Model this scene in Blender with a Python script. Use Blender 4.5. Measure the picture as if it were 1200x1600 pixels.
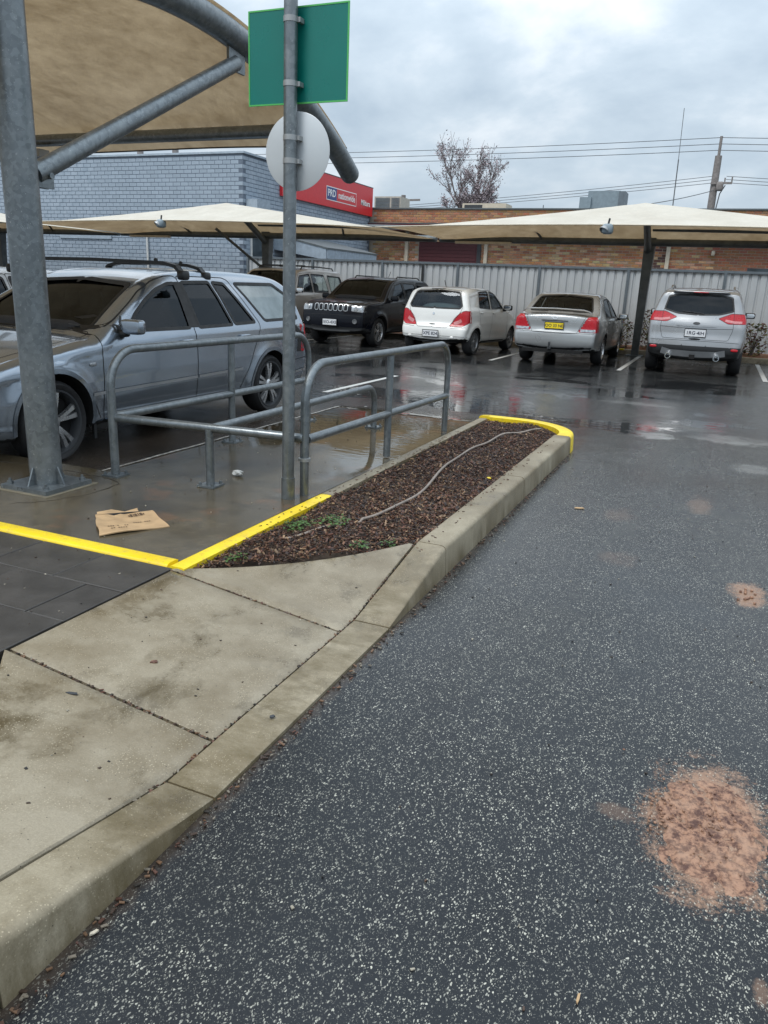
import bpy, bmesh, math, random
import numpy as np
from mathutils import Vector, Matrix
random.seed(7); np.random.seed(7)
for o in list(bpy.data.objects): bpy.data.objects.remove(o)
scene = bpy.context.scene
COL = scene.collection
R = math.radians

# ------------------------------------------------------------------ camera
YAW, PITCH, ROLL, CAMH = R(22.7), R(16.55), R(2.49), 1.45
fwd = Vector((-math.sin(YAW)*math.cos(PITCH), math.cos(YAW)*math.cos(PITCH), -math.sin(PITCH)))
rt0 = Vector((math.cos(YAW), math.sin(YAW), 0)); up0 = rt0.cross(fwd)
rt = rt0*math.cos(ROLL)+up0*math.sin(ROLL); up = up0*math.cos(ROLL)-rt0*math.sin(ROLL)
cam = bpy.data.cameras.new('camera'); camo = bpy.data.objects.new('camera', cam); COL.objects.link(camo)
cam.sensor_fit = 'VERTICAL'; cam.sensor_height = 36; cam.lens = 1190/1600*36; cam.clip_start = .05; cam.clip_end = 3000
camo.matrix_world = Matrix(((rt.x, up.x, -fwd.x, 0), (rt.y, up.y, -fwd.y, 0), (rt.z, up.z, -fwd.z, CAMH), (0, 0, 0, 1)))
scene.camera = camo

# ------------------------------------------------------------------ sky, sun, exposure
SUN_EL, SUN_AZ = 58, 205          # degrees, azimuth clockwise from +Y
w = bpy.data.worlds.new('World'); scene.world = w; w.use_nodes = True
nt = w.node_tree; nt.nodes.clear()
def N(t, **k):
    n = nt.nodes.new(t)
    for a, b in k.items(): setattr(n, a, b)
    return n
L = lambda a, b: nt.links.new(a, b)
def math_node(op, a, b=None, clamp=False):
    n = N('ShaderNodeMath', operation=op); n.use_clamp = clamp
    for i, q in enumerate((a, b)):
        if q is None: continue
        if isinstance(q, (int, float)): n.inputs[i].default_value = q
        else: L(q, n.inputs[i])
    return n.outputs[0]
out = N('ShaderNodeOutputWorld'); bg = N('ShaderNodeBackground'); L(bg.outputs[0], out.inputs[0])
sky = N('ShaderNodeTexSky', sky_type='NISHITA'); sky.sun_disc = False
sky.sun_elevation = R(SUN_EL); sky.sun_rotation = R(SUN_AZ); sky.air_density = 1.2; sky.dust_density = 3
tc = N('ShaderNodeTexCoord'); sep = N('ShaderNodeSeparateXYZ'); L(tc.outputs['Generated'], sep.inputs[0])
zc = math_node('MAXIMUM', sep.outputs[2], 0.0)
den = math_node('ADD', zc, .42)
comb = N('ShaderNodeCombineXYZ'); L(math_node('DIVIDE', sep.outputs[0], den), comb.inputs[0]); L(math_node('DIVIDE', sep.outputs[1], den), comb.inputs[1])
nz = N('ShaderNodeTexNoise'); nz.inputs['Scale'].default_value = 2.3; nz.inputs['Detail'].default_value = 9; nz.inputs['Roughness'].default_value = .55; nz.inputs['Distortion'].default_value = .15
mp = N('ShaderNodeMapping'); mp.inputs['Location'].default_value = (3.3, 1.7, 0); mp.inputs['Rotation'].default_value = (0, 0, R(22)); mp.inputs['Scale'].default_value = (1, 1.25, 1)
L(comb.outputs[0], mp.inputs[0]); L(mp.outputs[0], nz.inputs[0])
cr = N('ShaderNodeValToRGB'); L(nz.outputs[0], cr.inputs[0])
e = cr.color_ramp.elements
e[0].position = .34; e[0].color = (.325, .405, .49, 1); e[1].position = .70; e[1].color = (.77, .80, .83, 1)
em = cr.color_ramp.elements.new(.5); em.color = (.455, .535, .61, 1)
hz = N('ShaderNodeMixRGB'); hz.inputs[2].default_value = (.46, .56, .655, 1); L(cr.outputs[0], hz.inputs[1])
L(math_node('MULTIPLY', math_node('SUBTRACT', 1, math_node('MULTIPLY', zc, 5.0), True), .75), hz.inputs[0])
gain = math_node('ADD', .80, math_node('MULTIPLY', zc, 1.7))
gm = N('ShaderNodeVectorMath', operation='SCALE'); L(hz.outputs[0], gm.inputs[0]); L(gain, gm.inputs['Scale'])
sk = N('ShaderNodeVectorMath', operation='SCALE'); L(sky.outputs[0], sk.inputs[0]); sk.inputs['Scale'].default_value = .05
mixs = N('ShaderNodeMixRGB'); mixs.inputs[0].default_value = .88; L(sk.outputs[0], mixs.inputs[1]); L(gm.outputs[0], mixs.inputs[2])
L(mixs.outputs[0], bg.inputs[0]); bg.inputs[1].default_value = 1.0
sl = bpy.data.lights.new('sun', 'SUN'); sl.energy = 1.5; sl.angle = R(25); sl.color = (1, .965, .92)
so = bpy.data.objects.new('sun', sl); COL.objects.link(so); so.location = (0, -5, 30)
d = Vector((math.sin(R(SUN_AZ))*math.cos(R(SUN_EL)), math.cos(R(SUN_AZ))*math.cos(R(SUN_EL)), math.sin(R(SUN_EL))))
so.rotation_euler = d.to_track_quat('Z', 'Y').to_euler()
vs = scene.view_settings; vs.view_transform = 'Standard'; vs.look = 'None'; vs.exposure = 0.45; vs.gamma = 1; vs.use_curve_mapping = False

# ------------------------------------------------------------------ material helpers
MATS = {}
class T:
    """small node-tree builder"""
    def __init__(s, name):
        s.m = bpy.data.materials.new(name); s.m.use_nodes = True; s.t = s.m.node_tree; s.t.nodes.clear()
        s.o = s.n('ShaderNodeOutputMaterial'); s.tc = s.n('ShaderNodeTexCoord')
        MATS[name] = s.m
    def n(s, t, **k):
        x = s.t.nodes.new(t)
        for a, b in k.items(): setattr(x, a, b)
        return x
    def l(s, a, b): s.t.links.new(a, b)
    def put(s, inp, v):
        if hasattr(v, 'is_linked') or hasattr(v, 'links'): s.l(v, inp)
        elif isinstance(v, (tuple, list)) and len(v) == 3 and inp.type == 'RGBA': inp.default_value = (*v, 1)
        elif inp.type == 'RGBA' and isinstance(v, (int, float)): inp.default_value = (v, v, v, 1)
        else: inp.default_value = v
    def co(s, scale=(1, 1, 1), rot=0, loc=(0, 0, 0)):
        m = s.n('ShaderNodeMapping'); s.l(s.tc.outputs['Object'], m.inputs[0])
        m.inputs['Scale'].default_value = scale; m.inputs['Rotation'].default_value = (0, 0, rot); m.inputs['Location'].default_value = loc
        return m.outputs[0]
    def noise(s, scale, detail=4, rough=.55, co=None, dist=0, col=False):
        x = s.n('ShaderNodeTexNoise'); s.l(co or s.tc.outputs['Object'], x.inputs[0])
        x.inputs['Scale'].default_value = scale; x.inputs['Detail'].default_value = detail; x.inputs['Roughness'].default_value = rough; x.inputs['Distortion'].default_value = dist
        return x.outputs[1 if col else 0]
    def voro(s, scale, co=None, rnd=1, out=0, feature='F1'):
        x = s.n('ShaderNodeTexVoronoi', feature=feature); s.l(co or s.tc.outputs['Object'], x.inputs[0]); x.inputs['Scale'].default_value = scale; x.inputs['Randomness'].default_value = rnd
        return x.outputs[out]
    def ma(s, op, a, b=0., clamp=False):
        x = s.n('ShaderNodeMath', operation=op); x.use_clamp = clamp
        s.put(x.inputs[0], a); s.put(x.inputs[1], b); return x.outputs[0]
    def ramp(s, v, lo, hi, a=0., b=1.):
        x = s.n('ShaderNodeMapRange'); x.clamp = True; s.put(x.inputs[0], v)
        for i, q in zip((1, 2, 3, 4), (lo, hi, a, b)): x.inputs[i].default_value = q
        return x.outputs[0]
    def mix(s, f, a, b):
        x = s.n('ShaderNodeMixRGB'); s.put(x.inputs[0], f); s.put(x.inputs[1], a); s.put(x.inputs[2], b); return x.outputs[0]
    def bump(s, h, strength=.3, dist=.01, normal=None):
        x = s.n('ShaderNodeBump'); s.put(x.inputs['Strength'], strength); x.inputs['Distance'].default_value = dist; s.put(x.inputs['Height'], h)
        if normal is not None: s.l(normal, x.inputs['Normal'])
        return x.outputs[0]
    def sep(s):
        x = s.n('ShaderNodeSeparateXYZ'); s.l(s.tc.outputs['Object'], x.inputs[0]); return x.outputs
    def blob(s, cx, cy, rx, ry, wob=None):
        """1 at the centre of a stain, 0 beyond its radius"""
        X = s.sep(); a = s.ma('DIVIDE', s.ma('SUBTRACT', X[0], cx), rx); b = s.ma('DIVIDE', s.ma('SUBTRACT', X[1], cy), ry)
        q = s.ma('ADD', s.ma('MULTIPLY', a, a), s.ma('MULTIPLY', b, b))
        if wob is not None: q = s.ma('ADD', q, wob)
        return s.ramp(q, 0.25, 1.0, 1., 0.)
    def attr(s, name='tint'):
        return s.n('ShaderNodeAttribute', attribute_name=name).outputs[0]
    def bsdf(s, base, rough=.5, metal=0., normal=None, **k):
        p = s.n('ShaderNodeBsdfPrincipled'); s.put(p.inputs['Base Color'], base); s.put(p.inputs['Roughness'], rough); s.put(p.inputs['Metallic'], metal)
        if normal is not None: s.l(normal, p.inputs['Normal'])
        for a, b in k.items(): s.put(p.inputs[a.replace('_', ' ')], b)
        s.l(p.outputs[0], s.o.inputs[0]); return s.m
def simple(name, c, rough=.5, metal=0., var=.12, nscale=8., bump=0., bscale=60., **k):
    t = T(name); n = t.noise(nscale, 5)
    base = t.mix(t.ramp(n, .3, .7), tuple(x*(1-var) for x in c), tuple(min(1, x*(1+var)) for x in c))
    nm = t.bump(t.noise(bscale, 3), bump, .004) if bump else None
    return t.bsdf(base, t.ramp(t.noise(nscale*2.3, 3), .3, .7, max(.02, rough-.06), min(1, rough+.08)), metal, nm, **k)

# ------------------------------------------------------------------ mesh helpers
class MB:
    def __init__(s): s.v = []; s.f = []; s.c = None
    def add(s, vs, fs, col=None):
        b = len(s.v); s.v += [tuple(p) for p in vs]; s.f += [tuple(i+b for i in q) for q in fs]
        if col is not None:
            if s.c is None: s.c = [(1, 1, 1)]*b
            s.c += [col]*len(vs)
        elif s.c is not None: s.c += [(1, 1, 1)]*len(vs)
        return s
    def box(s, lo, hi, col=None):
        x0, y0, z0 = lo; x1, y1, z1 = hi
        return s.add([(x0, y0, z0), (x1, y0, z0), (x1, y1, z0), (x0, y1, z0), (x0, y0, z1), (x1, y0, z1), (x1, y1, z1), (x0, y1, z1)],
                     [(3, 2, 1, 0), (4, 5, 6, 7), (0, 1, 5, 4), (1, 2, 6, 5), (2, 3, 7, 6), (3, 0, 4, 7)], col)
    def bar(s, a, b, wd, ht, upv=(0, 0, 1), col=None):
        a = Vector(a); b = Vector(b); t = (b-a).normalized(); u = Vector(upv); sd = t.cross(u)
        if sd.length < 1e-4: sd = t.cross(Vector((1, 0, 0)))
        sd.normalize(); u = sd.cross(t); q = []
        for p in (a, b):
            for i, j in ((-1, -1), (1, -1), (1, 1), (-1, 1)): q.append(p+sd*(i*wd/2)+u*(j*ht/2))
        return s.add(q, [(0, 1, 2, 3), (7, 6, 5, 4), (0, 4, 5, 1), (1, 5, 6, 2), (2, 6, 7, 3), (3, 7, 4, 0)], col)
    def tube(s, pts, r, n=12, cap=True):
        pts = [Vector(p) for p in pts]; rs = r if isinstance(r, (list, tuple)) else [r]*len(pts); vs = []; fs = []
        t0 = (pts[1]-pts[0]).normalized(); u = t0.orthogonal().normalized()
        for i, p in enumerate(pts):
            t = ((pts[min(i+1, len(pts)-1)]-pts[max(i-1, 0)])).normalized()
            u = (u-t*u.dot(t)).normalized(); v = t.cross(u)
            for k in range(n):
                a = 2*math.pi*k/n; vs.append(p+(u*math.cos(a)+v*math.sin(a))*rs[i])
        for i in range(len(pts)-1):
            for k in range(n):
                fs.append((i*n+k, i*n+(k+1) % n, (i+1)*n+(k+1) % n, (i+1)*n+k))
        if cap: fs.append(tuple(range(n-1, -1, -1))); fs.append(tuple((len(pts)-1)*n+k for k in range(n)))
        return s.add(vs, fs)
    def lathe(s, prof, c=(0, 0, 0), axis=(0, 0, 1), n=24, closed=False):
        ax = Vector(axis).normalized(); u = ax.orthogonal().normalized(); v = ax.cross(u); c = Vector(c); vs = []; fs = []
        for r, h in prof:
            for k in range(n):
                a = 2*math.pi*k/n; vs.append(c+ax*h+(u*math.cos(a)+v*math.sin(a))*r)
        m = len(prof)
        for i in range(m if closed else m-1):
            for k in range(n):
                j = (i+1) % m; fs.append((i*n+k, i*n+(k+1) % n, j*n+(k+1) % n, j*n+k))
        return s.add(vs, fs)
    def grid(s, P):
        """P: rows of points"""
        h = len(P); wd = len(P[0]); vs = [p for row in P for p in row]
        return s.add(vs, [(i*wd+j, i*wd+j+1, (i+1)*wd+j+1, (i+1)*wd+j) for i in range(h-1) for j in range(wd-1)])
    def prism(s, poly, f0, f1):
        """poly of 2-D points, f0/f1 map a point to 3-D on either face"""
        n = len(poly); vs = [f0(p) for p in poly]+[f1(p) for p in poly]
        return s.add(vs, [tuple(range(n-1, -1, -1)), tuple(range(n, 2*n))]+[(i, (i+1) % n, n+(i+1) % n, n+i) for i in range(n)])
    def rbox(s, c, size, e=.45, n=10, rot=0):
        """rounded box (superellipsoid)"""
        c = Vector(c); P = []; cz, sz = math.cos(rot), math.sin(rot)
        sg = lambda x, q: math.copysign(abs(x)**q, x)
        for i in range(n+1):
            a = -math.pi/2+math.pi*i/n; row = []
            for k in range(2*n+1):
                b = -math.pi+2*math.pi*k/(2*n)
                x = sg(math.cos(a), e)*sg(math.cos(b), e)*size[0]/2; y = sg(math.cos(a), e)*sg(math.sin(b), e)*size[1]/2; z = sg(math.sin(a), e)*size[2]/2
                row.append((c.x+x*cz-y*sz, c.y+x*sz+y*cz, c.z+z))
            P.append(row)
        return s.grid(P)
    def mesh(s, name, m, smooth=False):
        me = bpy.data.meshes.new(name); me.from_pydata(s.v, [], s.f); me.materials.append(m if not isinstance(m, str) else MATS[m])
        if s.c is not None:
            a = me.color_attributes.new('tint', 'FLOAT_COLOR', 'POINT'); arr = np.ones((len(s.v), 4), 'f'); arr[:, :3] = np.array(s.c, 'f'); a.data.foreach_set('color', arr.ravel())
        if smooth:
            me.polygons.foreach_set('use_smooth', [True]*len(me.polygons))
            if smooth != 1: me.set_sharp_from_angle(angle=R(smooth))
        me.update(); return me
    def build(s, name, m, parent=None, smooth=35, **tags):
        return link(name, s.mesh(name, m, smooth), parent, **tags)
def tag(o, label=None, cat=None, group=None, kind=None):
    if label: o['label'] = label
    if cat: o['category'] = cat
    if group: o['group'] = group
    if kind: o['kind'] = kind
    return o
def link(name, me, parent=None, loc=None, **tags):
    o = bpy.data.objects.new(name, me); COL.objects.link(o)
    if loc is not None: o.location = loc
    if parent is not None:
        o.parent = parent
        if parent.get('_w'): o.matrix_parent_inverse = Matrix.Translation(-parent.location)
    return tag(o, **tags)
def thing(name, loc, label=None, cat=None, group=None, rotz=0, world=True, kind=None):
    """Empty at a thing's base; with world=True its parts' meshes are in world coordinates"""
    o = bpy.data.objects.new(name, None); COL.objects.link(o); o.location = loc; o.rotation_euler = (0, 0, rotz); o.empty_display_size = .2
    if world: o['_w'] = 1
    return tag(o, label, cat, group, kind)
def text_mesh(body, size, m, extrude=.001, align='CENTER', shear=0, space=1.0, offset=0):
    cu = bpy.data.curves.new('txt', 'FONT'); cu.body = body; cu.size = size; cu.extrude = extrude; cu.align_x = align; cu.align_y = 'CENTER'; cu.space_character = space; cu.offset = offset; cu.resolution_u = 3
    o = bpy.data.objects.new('txt', cu); COL.objects.link(o); dg = bpy.context.evaluated_depsgraph_get()
    me = bpy.data.meshes.new_from_object(o.evaluated_get(dg)); bpy.data.objects.remove(o); me.materials.clear(); me.materials.append(MATS[m]); return me

# ------------------------------------------------------------------ materials
def mk_asphalt():
    t = T('asphalt'); O = t.tc.outputs['Object']
    warp = t.n('ShaderNodeVectorMath', operation='SCALE'); wn = t.noise(70, 2, col=True)
    sub = t.n('ShaderNodeVectorMath', operation='SUBTRACT'); t.l(wn, sub.inputs[0]); sub.inputs[1].default_value = (.5, .5, .5)
    t.l(sub.outputs[0], warp.inputs[0]); warp.inputs['Scale'].default_value = .014
    ad = t.n('ShaderNodeVectorMath', operation='ADD'); t.l(O, ad.inputs[0]); t.l(warp.outputs[0], ad.inputs[1]); W = ad.outputs[0]
    def chips(scale, thr, r0, r1, rot, st):
        m = t.n('ShaderNodeMapping'); t.l(W, m.inputs[0]); m.inputs['Rotation'].default_value = (0, 0, rot); m.inputs['Scale'].default_value = (1, st, 1)
        v = t.n('ShaderNodeTexVoronoi'); v.voronoi_dimensions = '2D'; t.l(m.outputs[0], v.inputs[0]); v.inputs['Scale'].default_value = scale
        sc = t.n('ShaderNodeSeparateColor'); t.l(v.outputs['Color'], sc.inputs[0])
        on = t.ma('GREATER_THAN', sc.outputs[0], thr); rad = t.ramp(sc.outputs[1], 0, 1, r0, r1)
        return t.ma('MULTIPLY', on, t.ramp(t.ma('SUBTRACT', v.outputs['Distance'], rad), -.04, .04, 1, 0)), sc.outputs[2]
    track = t.noise(1.0, 4, .6, t.co((1.7, .22, 1), 0, (3, 1, 0)), .3); big = t.noise(.9, 3); dens = t.ramp(big, .3, .7, .04, -.04)
    c1, h1 = chips(168, t.ma('ADD', .81, dens), .14, .38, .5, .55); c2, h2 = chips(225, t.ma('ADD', .79, dens), .14, .38, 2.1, .55); c3, h3 = chips(350, .74, .14, .38, 1.2, .7)
    ch = t.ma('MAXIMUM', t.ma('MULTIPLY', t.ma('MAXIMUM', c1, t.ma('MULTIPLY', c2, .85)), t.ma('MULTIPLY', t.ramp(t.noise(40, 3), .3, .65, .35, 1.), t.ramp(track, .35, .65, .72, 1.))), t.ma('MULTIPLY', c3, .22))
    fine = t.noise(240, 3, .7); med = t.noise(2.2, 5)
    base = t.mix(t.ramp(fine, .3, .7), (.0035, .004, .005), (.012, .0138, .0165))
    base = t.mix(t.ramp(med, .35, .7, 0, .45), base, (.015, .018, .022))
    chipc = t.mix(h1, (.36, .36, .31), (.76, .74, .62))
    base = t.mix(t.ma('MULTIPLY', ch, t.ramp(t.noise(6, 3), .3, .7, .6, 1.)), base, chipc)
    # dirt stains trodden into the surface
    X = t.sep(); wob = t.ma('MULTIPLY', t.ma('SUBTRACT', t.noise(7, 7, .75), .5), 3.6); wob2 = t.ma('MULTIPLY', t.ma('SUBTRACT', t.noise(75, 4, .75), .5), 2.6); wb = t.ma('ADD', wob, wob2)
    dirt = None
    for cx, cy, rx, ry, a in ((.185, 2.085, .195, .345, .75), (.33, 4.12, .10, .2, .7), (.05, 5.9, .10, .3, .22), (-.07, 2.03, .06, .04, .2), (.30, 1.55, .02, .05, .3),
                              (-.35, 4.35, .12, .15, .12), (-.45, 5.3, .12, .2, .12)):
        q = t.ma('MULTIPLY', t.blob(cx, cy, rx, ry, wb), a); dirt = q if dirt is None else t.ma('MAXIMUM', dirt, q)
    base = t.mix(dirt, base, t.mix(t.noise(30, 3), (.25, .135, .08), (.42, .265, .175)))
    pale = None
    for cx, cy, rx, ry, a in ((-.5, 8.75, .25, .25, .8), (.25, 9.0, .5, .35, .45), (-.25, 9.5, .5, .3, .3), (.45, 7.5, .2, .25, .22), (-1.0, 11.3, .6, .2, .35)):
        q = t.ma('MULTIPLY', t.blob(cx, cy, rx, ry, wb), a); pale = q if pale is None else t.ma('MAXIMUM', pale, q)
    base = t.mix(pale, base, (.42, .42, .40))
    # dirt collected along the kerb foot
    kd = t.ramp(t.ma('ADD', t.ma('SUBTRACT', X[0], -1.135), t.ma('MULTIPLY', t.ma('SUBTRACT', t.noise(25, 4), .5), .08)), .0, .05, .7, 0)
    kd = t.ma('MULTIPLY', kd, t.ramp(X[1], 7.9, 8.2, 1, 0)); base = t.mix(kd, base, (.07, .05, .035))
    # standing water: low spots of the paving, mostly between the island and the bays
    low = t.noise(.55, 4, .6, t.co((1, 1.25, 1), .25, (2.2, .4, 0)), .6)
    zone = t.ma('MULTIPLY', t.ramp(X[1], 7.9, 9.2), t.ramp(X[1], 15.5, 19))
    zone = t.ma('MULTIPLY', t.ramp(X[1], 7.9, 9.0), t.ramp(X[1], 16.0, 20.0, 1, .0))
    zone = t.ma('MULTIPLY', zone, t.ramp(X[0], -1.2, 1.0, 1, .45))
    pud = t.ramp(t.ma('ADD', t.ma('ADD', low, t.ma('MULTIPLY', zone, .155)), t.ma('MULTIPLY', t.ma('SUBTRACT', t.noise(5, 6, .65), .5), .22)), .665, .70)
    wet = t.ramp(t.ma('ADD', low, t.ma('MULTIPLY', zone, .22)), .45, .70)
    base = t.mix(t.ma('MULTIPLY', wet, .55), base, (.010, .011, .013))
    base = t.mix(t.ma('MULTIPLY', pud, .6), base, (.012, .013, .014))
    rough = t.ramp(wet, 0, 1, .27, .14); rough = t.ma('ADD', rough, t.ramp(track, .3, .7, -.09, .07))
    rough = t.ma('ADD', rough, t.ma('MULTIPLY', dirt, .2)); rough = t.mix(pud, rough, .025); ripple = t.noise(5, 3, .5, t.co((.7, 1.8, 1), .4))
    bs = t.ma('MULTIPLY', t.ma('SUBTRACT', 1, pud), t.ramp(wet, 0, 1, .22, .12))
    nm = t.bump(t.ma('ADD', fine, t.ma('MULTIPLY', ch, .35)), bs, .004, t.bump(ripple, t.ma('MULTIPLY', pud, .10), .02))
    t.bsdf(base, .6, 0., nm, Specular_IOR_Level=.04, Coat_Weight=1.0, Coat_IOR=1.37, Coat_Roughness=rough, Coat_Normal=nm)
mk_asphalt()
def mk_concrete(name, a, b, stain, wetness, rough0, kerb=False):
    t = T(name); n1 = t.noise(1.6, 6, .62); n2 = t.noise(9, 5, .6); n3 = t.noise(170, 3, .7)
    base = t.mix(t.ramp(n1, .38, .60), a, b)
    base = t.mix(t.ramp(n2, .45, .75, 0, .35), base, stain)
    st = t.ramp(t.noise(2.4, 6, .7, t.co((1.3, 1, 1), .4, (5, 2, 0)), .25), .50, .68)
    base = t.mix(t.ma('MULTIPLY', st, wetness), base, tuple(x*.6 for x in stain))
    base = t.mix(t.ramp(n3, .28, .72, .0, .35), base, tuple(x*.45 for x in a))
    sp = t.ma('MULTIPLY', t.ma('LESS_THAN', t.voro(110), .22), .55); base = t.mix(t.ma('MULTIPLY', sp, t.ramp(n2, .4, .6)), base, tuple(min(1, x*1.5) for x in b))
    dk = t.ma('LESS_THAN', t.voro(38, t.co(loc=(9, 3, 1))), .07); base = t.mix(dk, base, (.05, .04, .03))
    rg = t.ma('SUBTRACT', t.ramp(n1, .3, .7, rough0-.08, rough0+.12), t.ma('MULTIPLY', st, .25*wetness))
    if kerb:        # grime that runs down the road face and scuffs
        gr = t.noise(5, 6, .7, t.co((1, 2.2, .5))); Z = t.sep()[2]; base = t.mix(t.ma('MULTIPLY', t.ramp(gr, .42, .66), t.ramp(t.ma('ADD', Z, t.ma('MULTIPLY', gr, .10)), .10, .20, .8, .15)), base, (.10, .075, .032))
        sc = t.noise(14, 5, .8, t.co((3, .5, 3), .1, (2, 5, 1))); base = t.mix(t.ramp(sc, .62, .72, 0, .35), base, (.07, .062, .05))
    return t.bsdf(base, rg, 0., t.bump(t.ma('ADD', n3, t.ma('MULTIPLY', n2, .6)), .25, .003))
mk_concrete('concrete', (.175, .138, .084), (.335, .290, .212), (.13, .096, .046), .95, .34)
mk_concrete('kerb_concrete', (.18, .140, .080), (.345, .297, .210), (.128, .094, .042), .8, .42, True)
def mk_wet():
    t = T('wet_concrete'); n1 = t.noise(1.2, 6, .6); n2 = t.noise(7, 6, .65); X = t.sep()
    base = t.mix(t.ramp(n1, .3, .7), (.034, .027, .017), (.115, .092, .057)); base = t.mix(t.ramp(n2, .5, .7, 0, .5), base, (.03, .023, .014))
    base = t.mix(t.ramp(t.noise(3, 4, co=t.co(loc=(4, 1, 0))), .58, .66, 0, .5), base, (.15, .08, .04))
    q = t.ma('ADD', t.noise(.9, 5, .6, t.co((1.4, .8, 1), .2, (1, 7, 0)), .5), t.ramp(X[1], 3.4, 6.2, -.24, .24))
    film = t.ramp(q, .42, .58)
    rg = t.ramp(film, 0, 1, .22, .035)
    h = t.ma('ADD', t.ma('MULTIPLY', t.noise(9, 3, .5, t.co((.6, 1.6, 1), .3)), .55), t.ma('MULTIPLY', t.noise(120, 3), t.ma('MULTIPLY', t.ma('SUBTRACT', 1, film), .25)))
    t.bsdf(base, rg, 0., t.bump(h, .11, .012), Specular_IOR_Level=t.ramp(film, 0, 1, .35, .8))
mk_wet()
def mk_yellow():
    t = T('yellow_paint'); n = t.noise(14, 6, .7); n2 = t.noise(200, 3)
    base = t.mix(t.ramp(t.noise(3, 4), .3, .7), (.72, .50, .008), (.84, .64, .02)); base = t.mix(t.ramp(n, .52, .68, 0, .75), base, (.50, .36, .06)); base = t.mix(t.ramp(t.noise(40, 5, .8), .61, .68, 0, .85), base, (.22, .18, .11)); base = t.mix(t.ramp(t.noise(4, 6, .8), .5, .75, 0, .3), base, (.35, .25, .04))
    t.bsdf(base, t.ramp(n, .3, .7, .28, .5), 0., t.bump(n2, .25, .003))
mk_yellow()
def mk_galv():
    t = T('galvanised'); v = t.voro(38, out=1); s_ = t.n('ShaderNodeSeparateColor'); t.l(v, s_.inputs[0]); n = t.noise(5, 6, .65); sp = t.noise(70, 4, .7)
    base = t.mix(t.ramp(s_.outputs[0], 0, 1, .25, .75), (.12, .135, .145), (.25, .275, .285)); base = t.mix(t.ramp(n, .5, .75, 0, .5), base, (.32, .34, .34))
    base = t.mix(t.ma('MULTIPLY', t.ramp(sp, .62, .70), .6), base, (.55, .56, .54)); base = t.mix(t.ramp(t.noise(2.5, 5, co=t.co((1, 1, .3), loc=(3, 3, 3))), .6, .78, 0, .6), base, (.13, .14, .135))
    t.bsdf(base, t.ramp(n, .3, .7, .26, .48), .7, t.bump(sp, .12, .003))
mk_galv()
def mk_steel():
    t = T('painted_steel'); n = t.noise(6, 5); t.bsdf(t.mix(t.ramp(n, .3, .7), (.055, .065, .07), (.10, .115, .12)), .45)
mk_steel()
def mk_fabric():
    t = T('shade_cloth'); n = t.noise(1.3, 6, .65, t.co((1, 1, 1))); m2 = t.noise(5, 5, .7, t.co((1.6, 1, 1), .5)); wv = t.noise(420, 2)
    top = t.mix(t.ramp(n, .3, .75), (.66, .62, .54), (.79, .76, .68)); th = t.mix(t.ramp(t.ma('ADD', t.ma('MULTIPLY', n, .5), t.ma('MULTIPLY', m2, .5)), .38, .62), (.31, .205, .10), (.60, .44, .255))
    df = t.n('ShaderNodeBsdfDiffuse'); t.put(df.inputs[0], t.mix(t.ramp(wv, .4, .6, 0, .25), top, (.4, .34, .25))); tr = t.n('ShaderNodeBsdfTranslucent'); t.put(tr.inputs[0], t.mix(t.ramp(t.noise(55, 4, .75, t.co((1.5, 1, 1))), .42, .60, 0, .28), th, (.16, .10, .05)))
    b = t.bump(wv, .2, .002); t.l(b, df.inputs['Normal'])
    mx = t.n('ShaderNodeMixShader'); mx.inputs[0].default_value = .30; t.l(df.outputs[0], mx.inputs[1]); t.l(tr.outputs[0], mx.inputs[2]); t.l(mx.outputs[0], t.o.inputs[0])
mk_fabric()
def tinted(name, rough=.8, bump=.3, bs=90, mul=1.0, spec=.4):
    t = T(name); n = t.noise(20, 5); c = t.mix(t.ramp(n, .3, .7, 0, .35), t.attr(), tuple([.02*mul]*3)); return t.bsdf(c, rough, 0., t.bump(t.noise(bs, 3), bump, .004), Specular_IOR_Level=spec)
tinted('tinted', .75); tinted('mulch_chip', .5, .5, 140); tinted('leaf', .45, .1)
def mk_brick(name, a, b, rough=.7, fine=60):
    t = T(name); oi = t.n('ShaderNodeObjectInfo'); n = t.noise(3, 5); f = t.noise(fine, 4)
    base = t.mix(t.ramp(n, .3, .7), a, b); base = t.mix(t.ma('MULTIPLY', oi.outputs['Random'], .35), base, tuple(x*.72 for x in a)); base = t.mix(t.ramp(f, .5, .8, 0, .3), base, tuple(x*.7 for x in a))
    t.bsdf(base, rough, 0., t.bump(f, .3, .006))
mk_brick('grey_brick', (.25, .31, .375), (.34, .40, .47), .55)
simple('grey_mortar', (.11, .138, .18), .8); simple('grey_render', (.30, .36, .42), .6, var=.15)
simple('orange_mortar', (.36, .31, .25), .9); simple('soil', (.055, .038, .026), .9, var=.35, nscale=14, bump=.5); simple('red_soil', (.22, .10, .05), .9, var=.3, bump=.5)
simple('paver_black', (.042, .038, .034), .40, var=.4, nscale=5, bump=.3, bscale=200)
simple('joint_dirt', (.018, .015, .012), .9, var=.4, nscale=30, bump=.5)
def mk_fence():
    t = T('fence_sheet'); n = t.noise(2.2, 5, .6, t.co((1, 1, .35))); s2 = t.noise(9, 6, .7, t.co((1.5, 1, .25)))
    b = t.mix(t.ramp(n, .3, .7), (.44, .47, .49), (.54, .565, .58)); b = t.mix(t.ramp(s2, .58, .75, 0, .4), b, (.25, .265, .27)); t.bsdf(b, .42, .1)
mk_fence()
simple('fence_post', (.12, .145, .165), .5); simple('fence_post_dark', (.02, .023, .026), .6)
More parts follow.
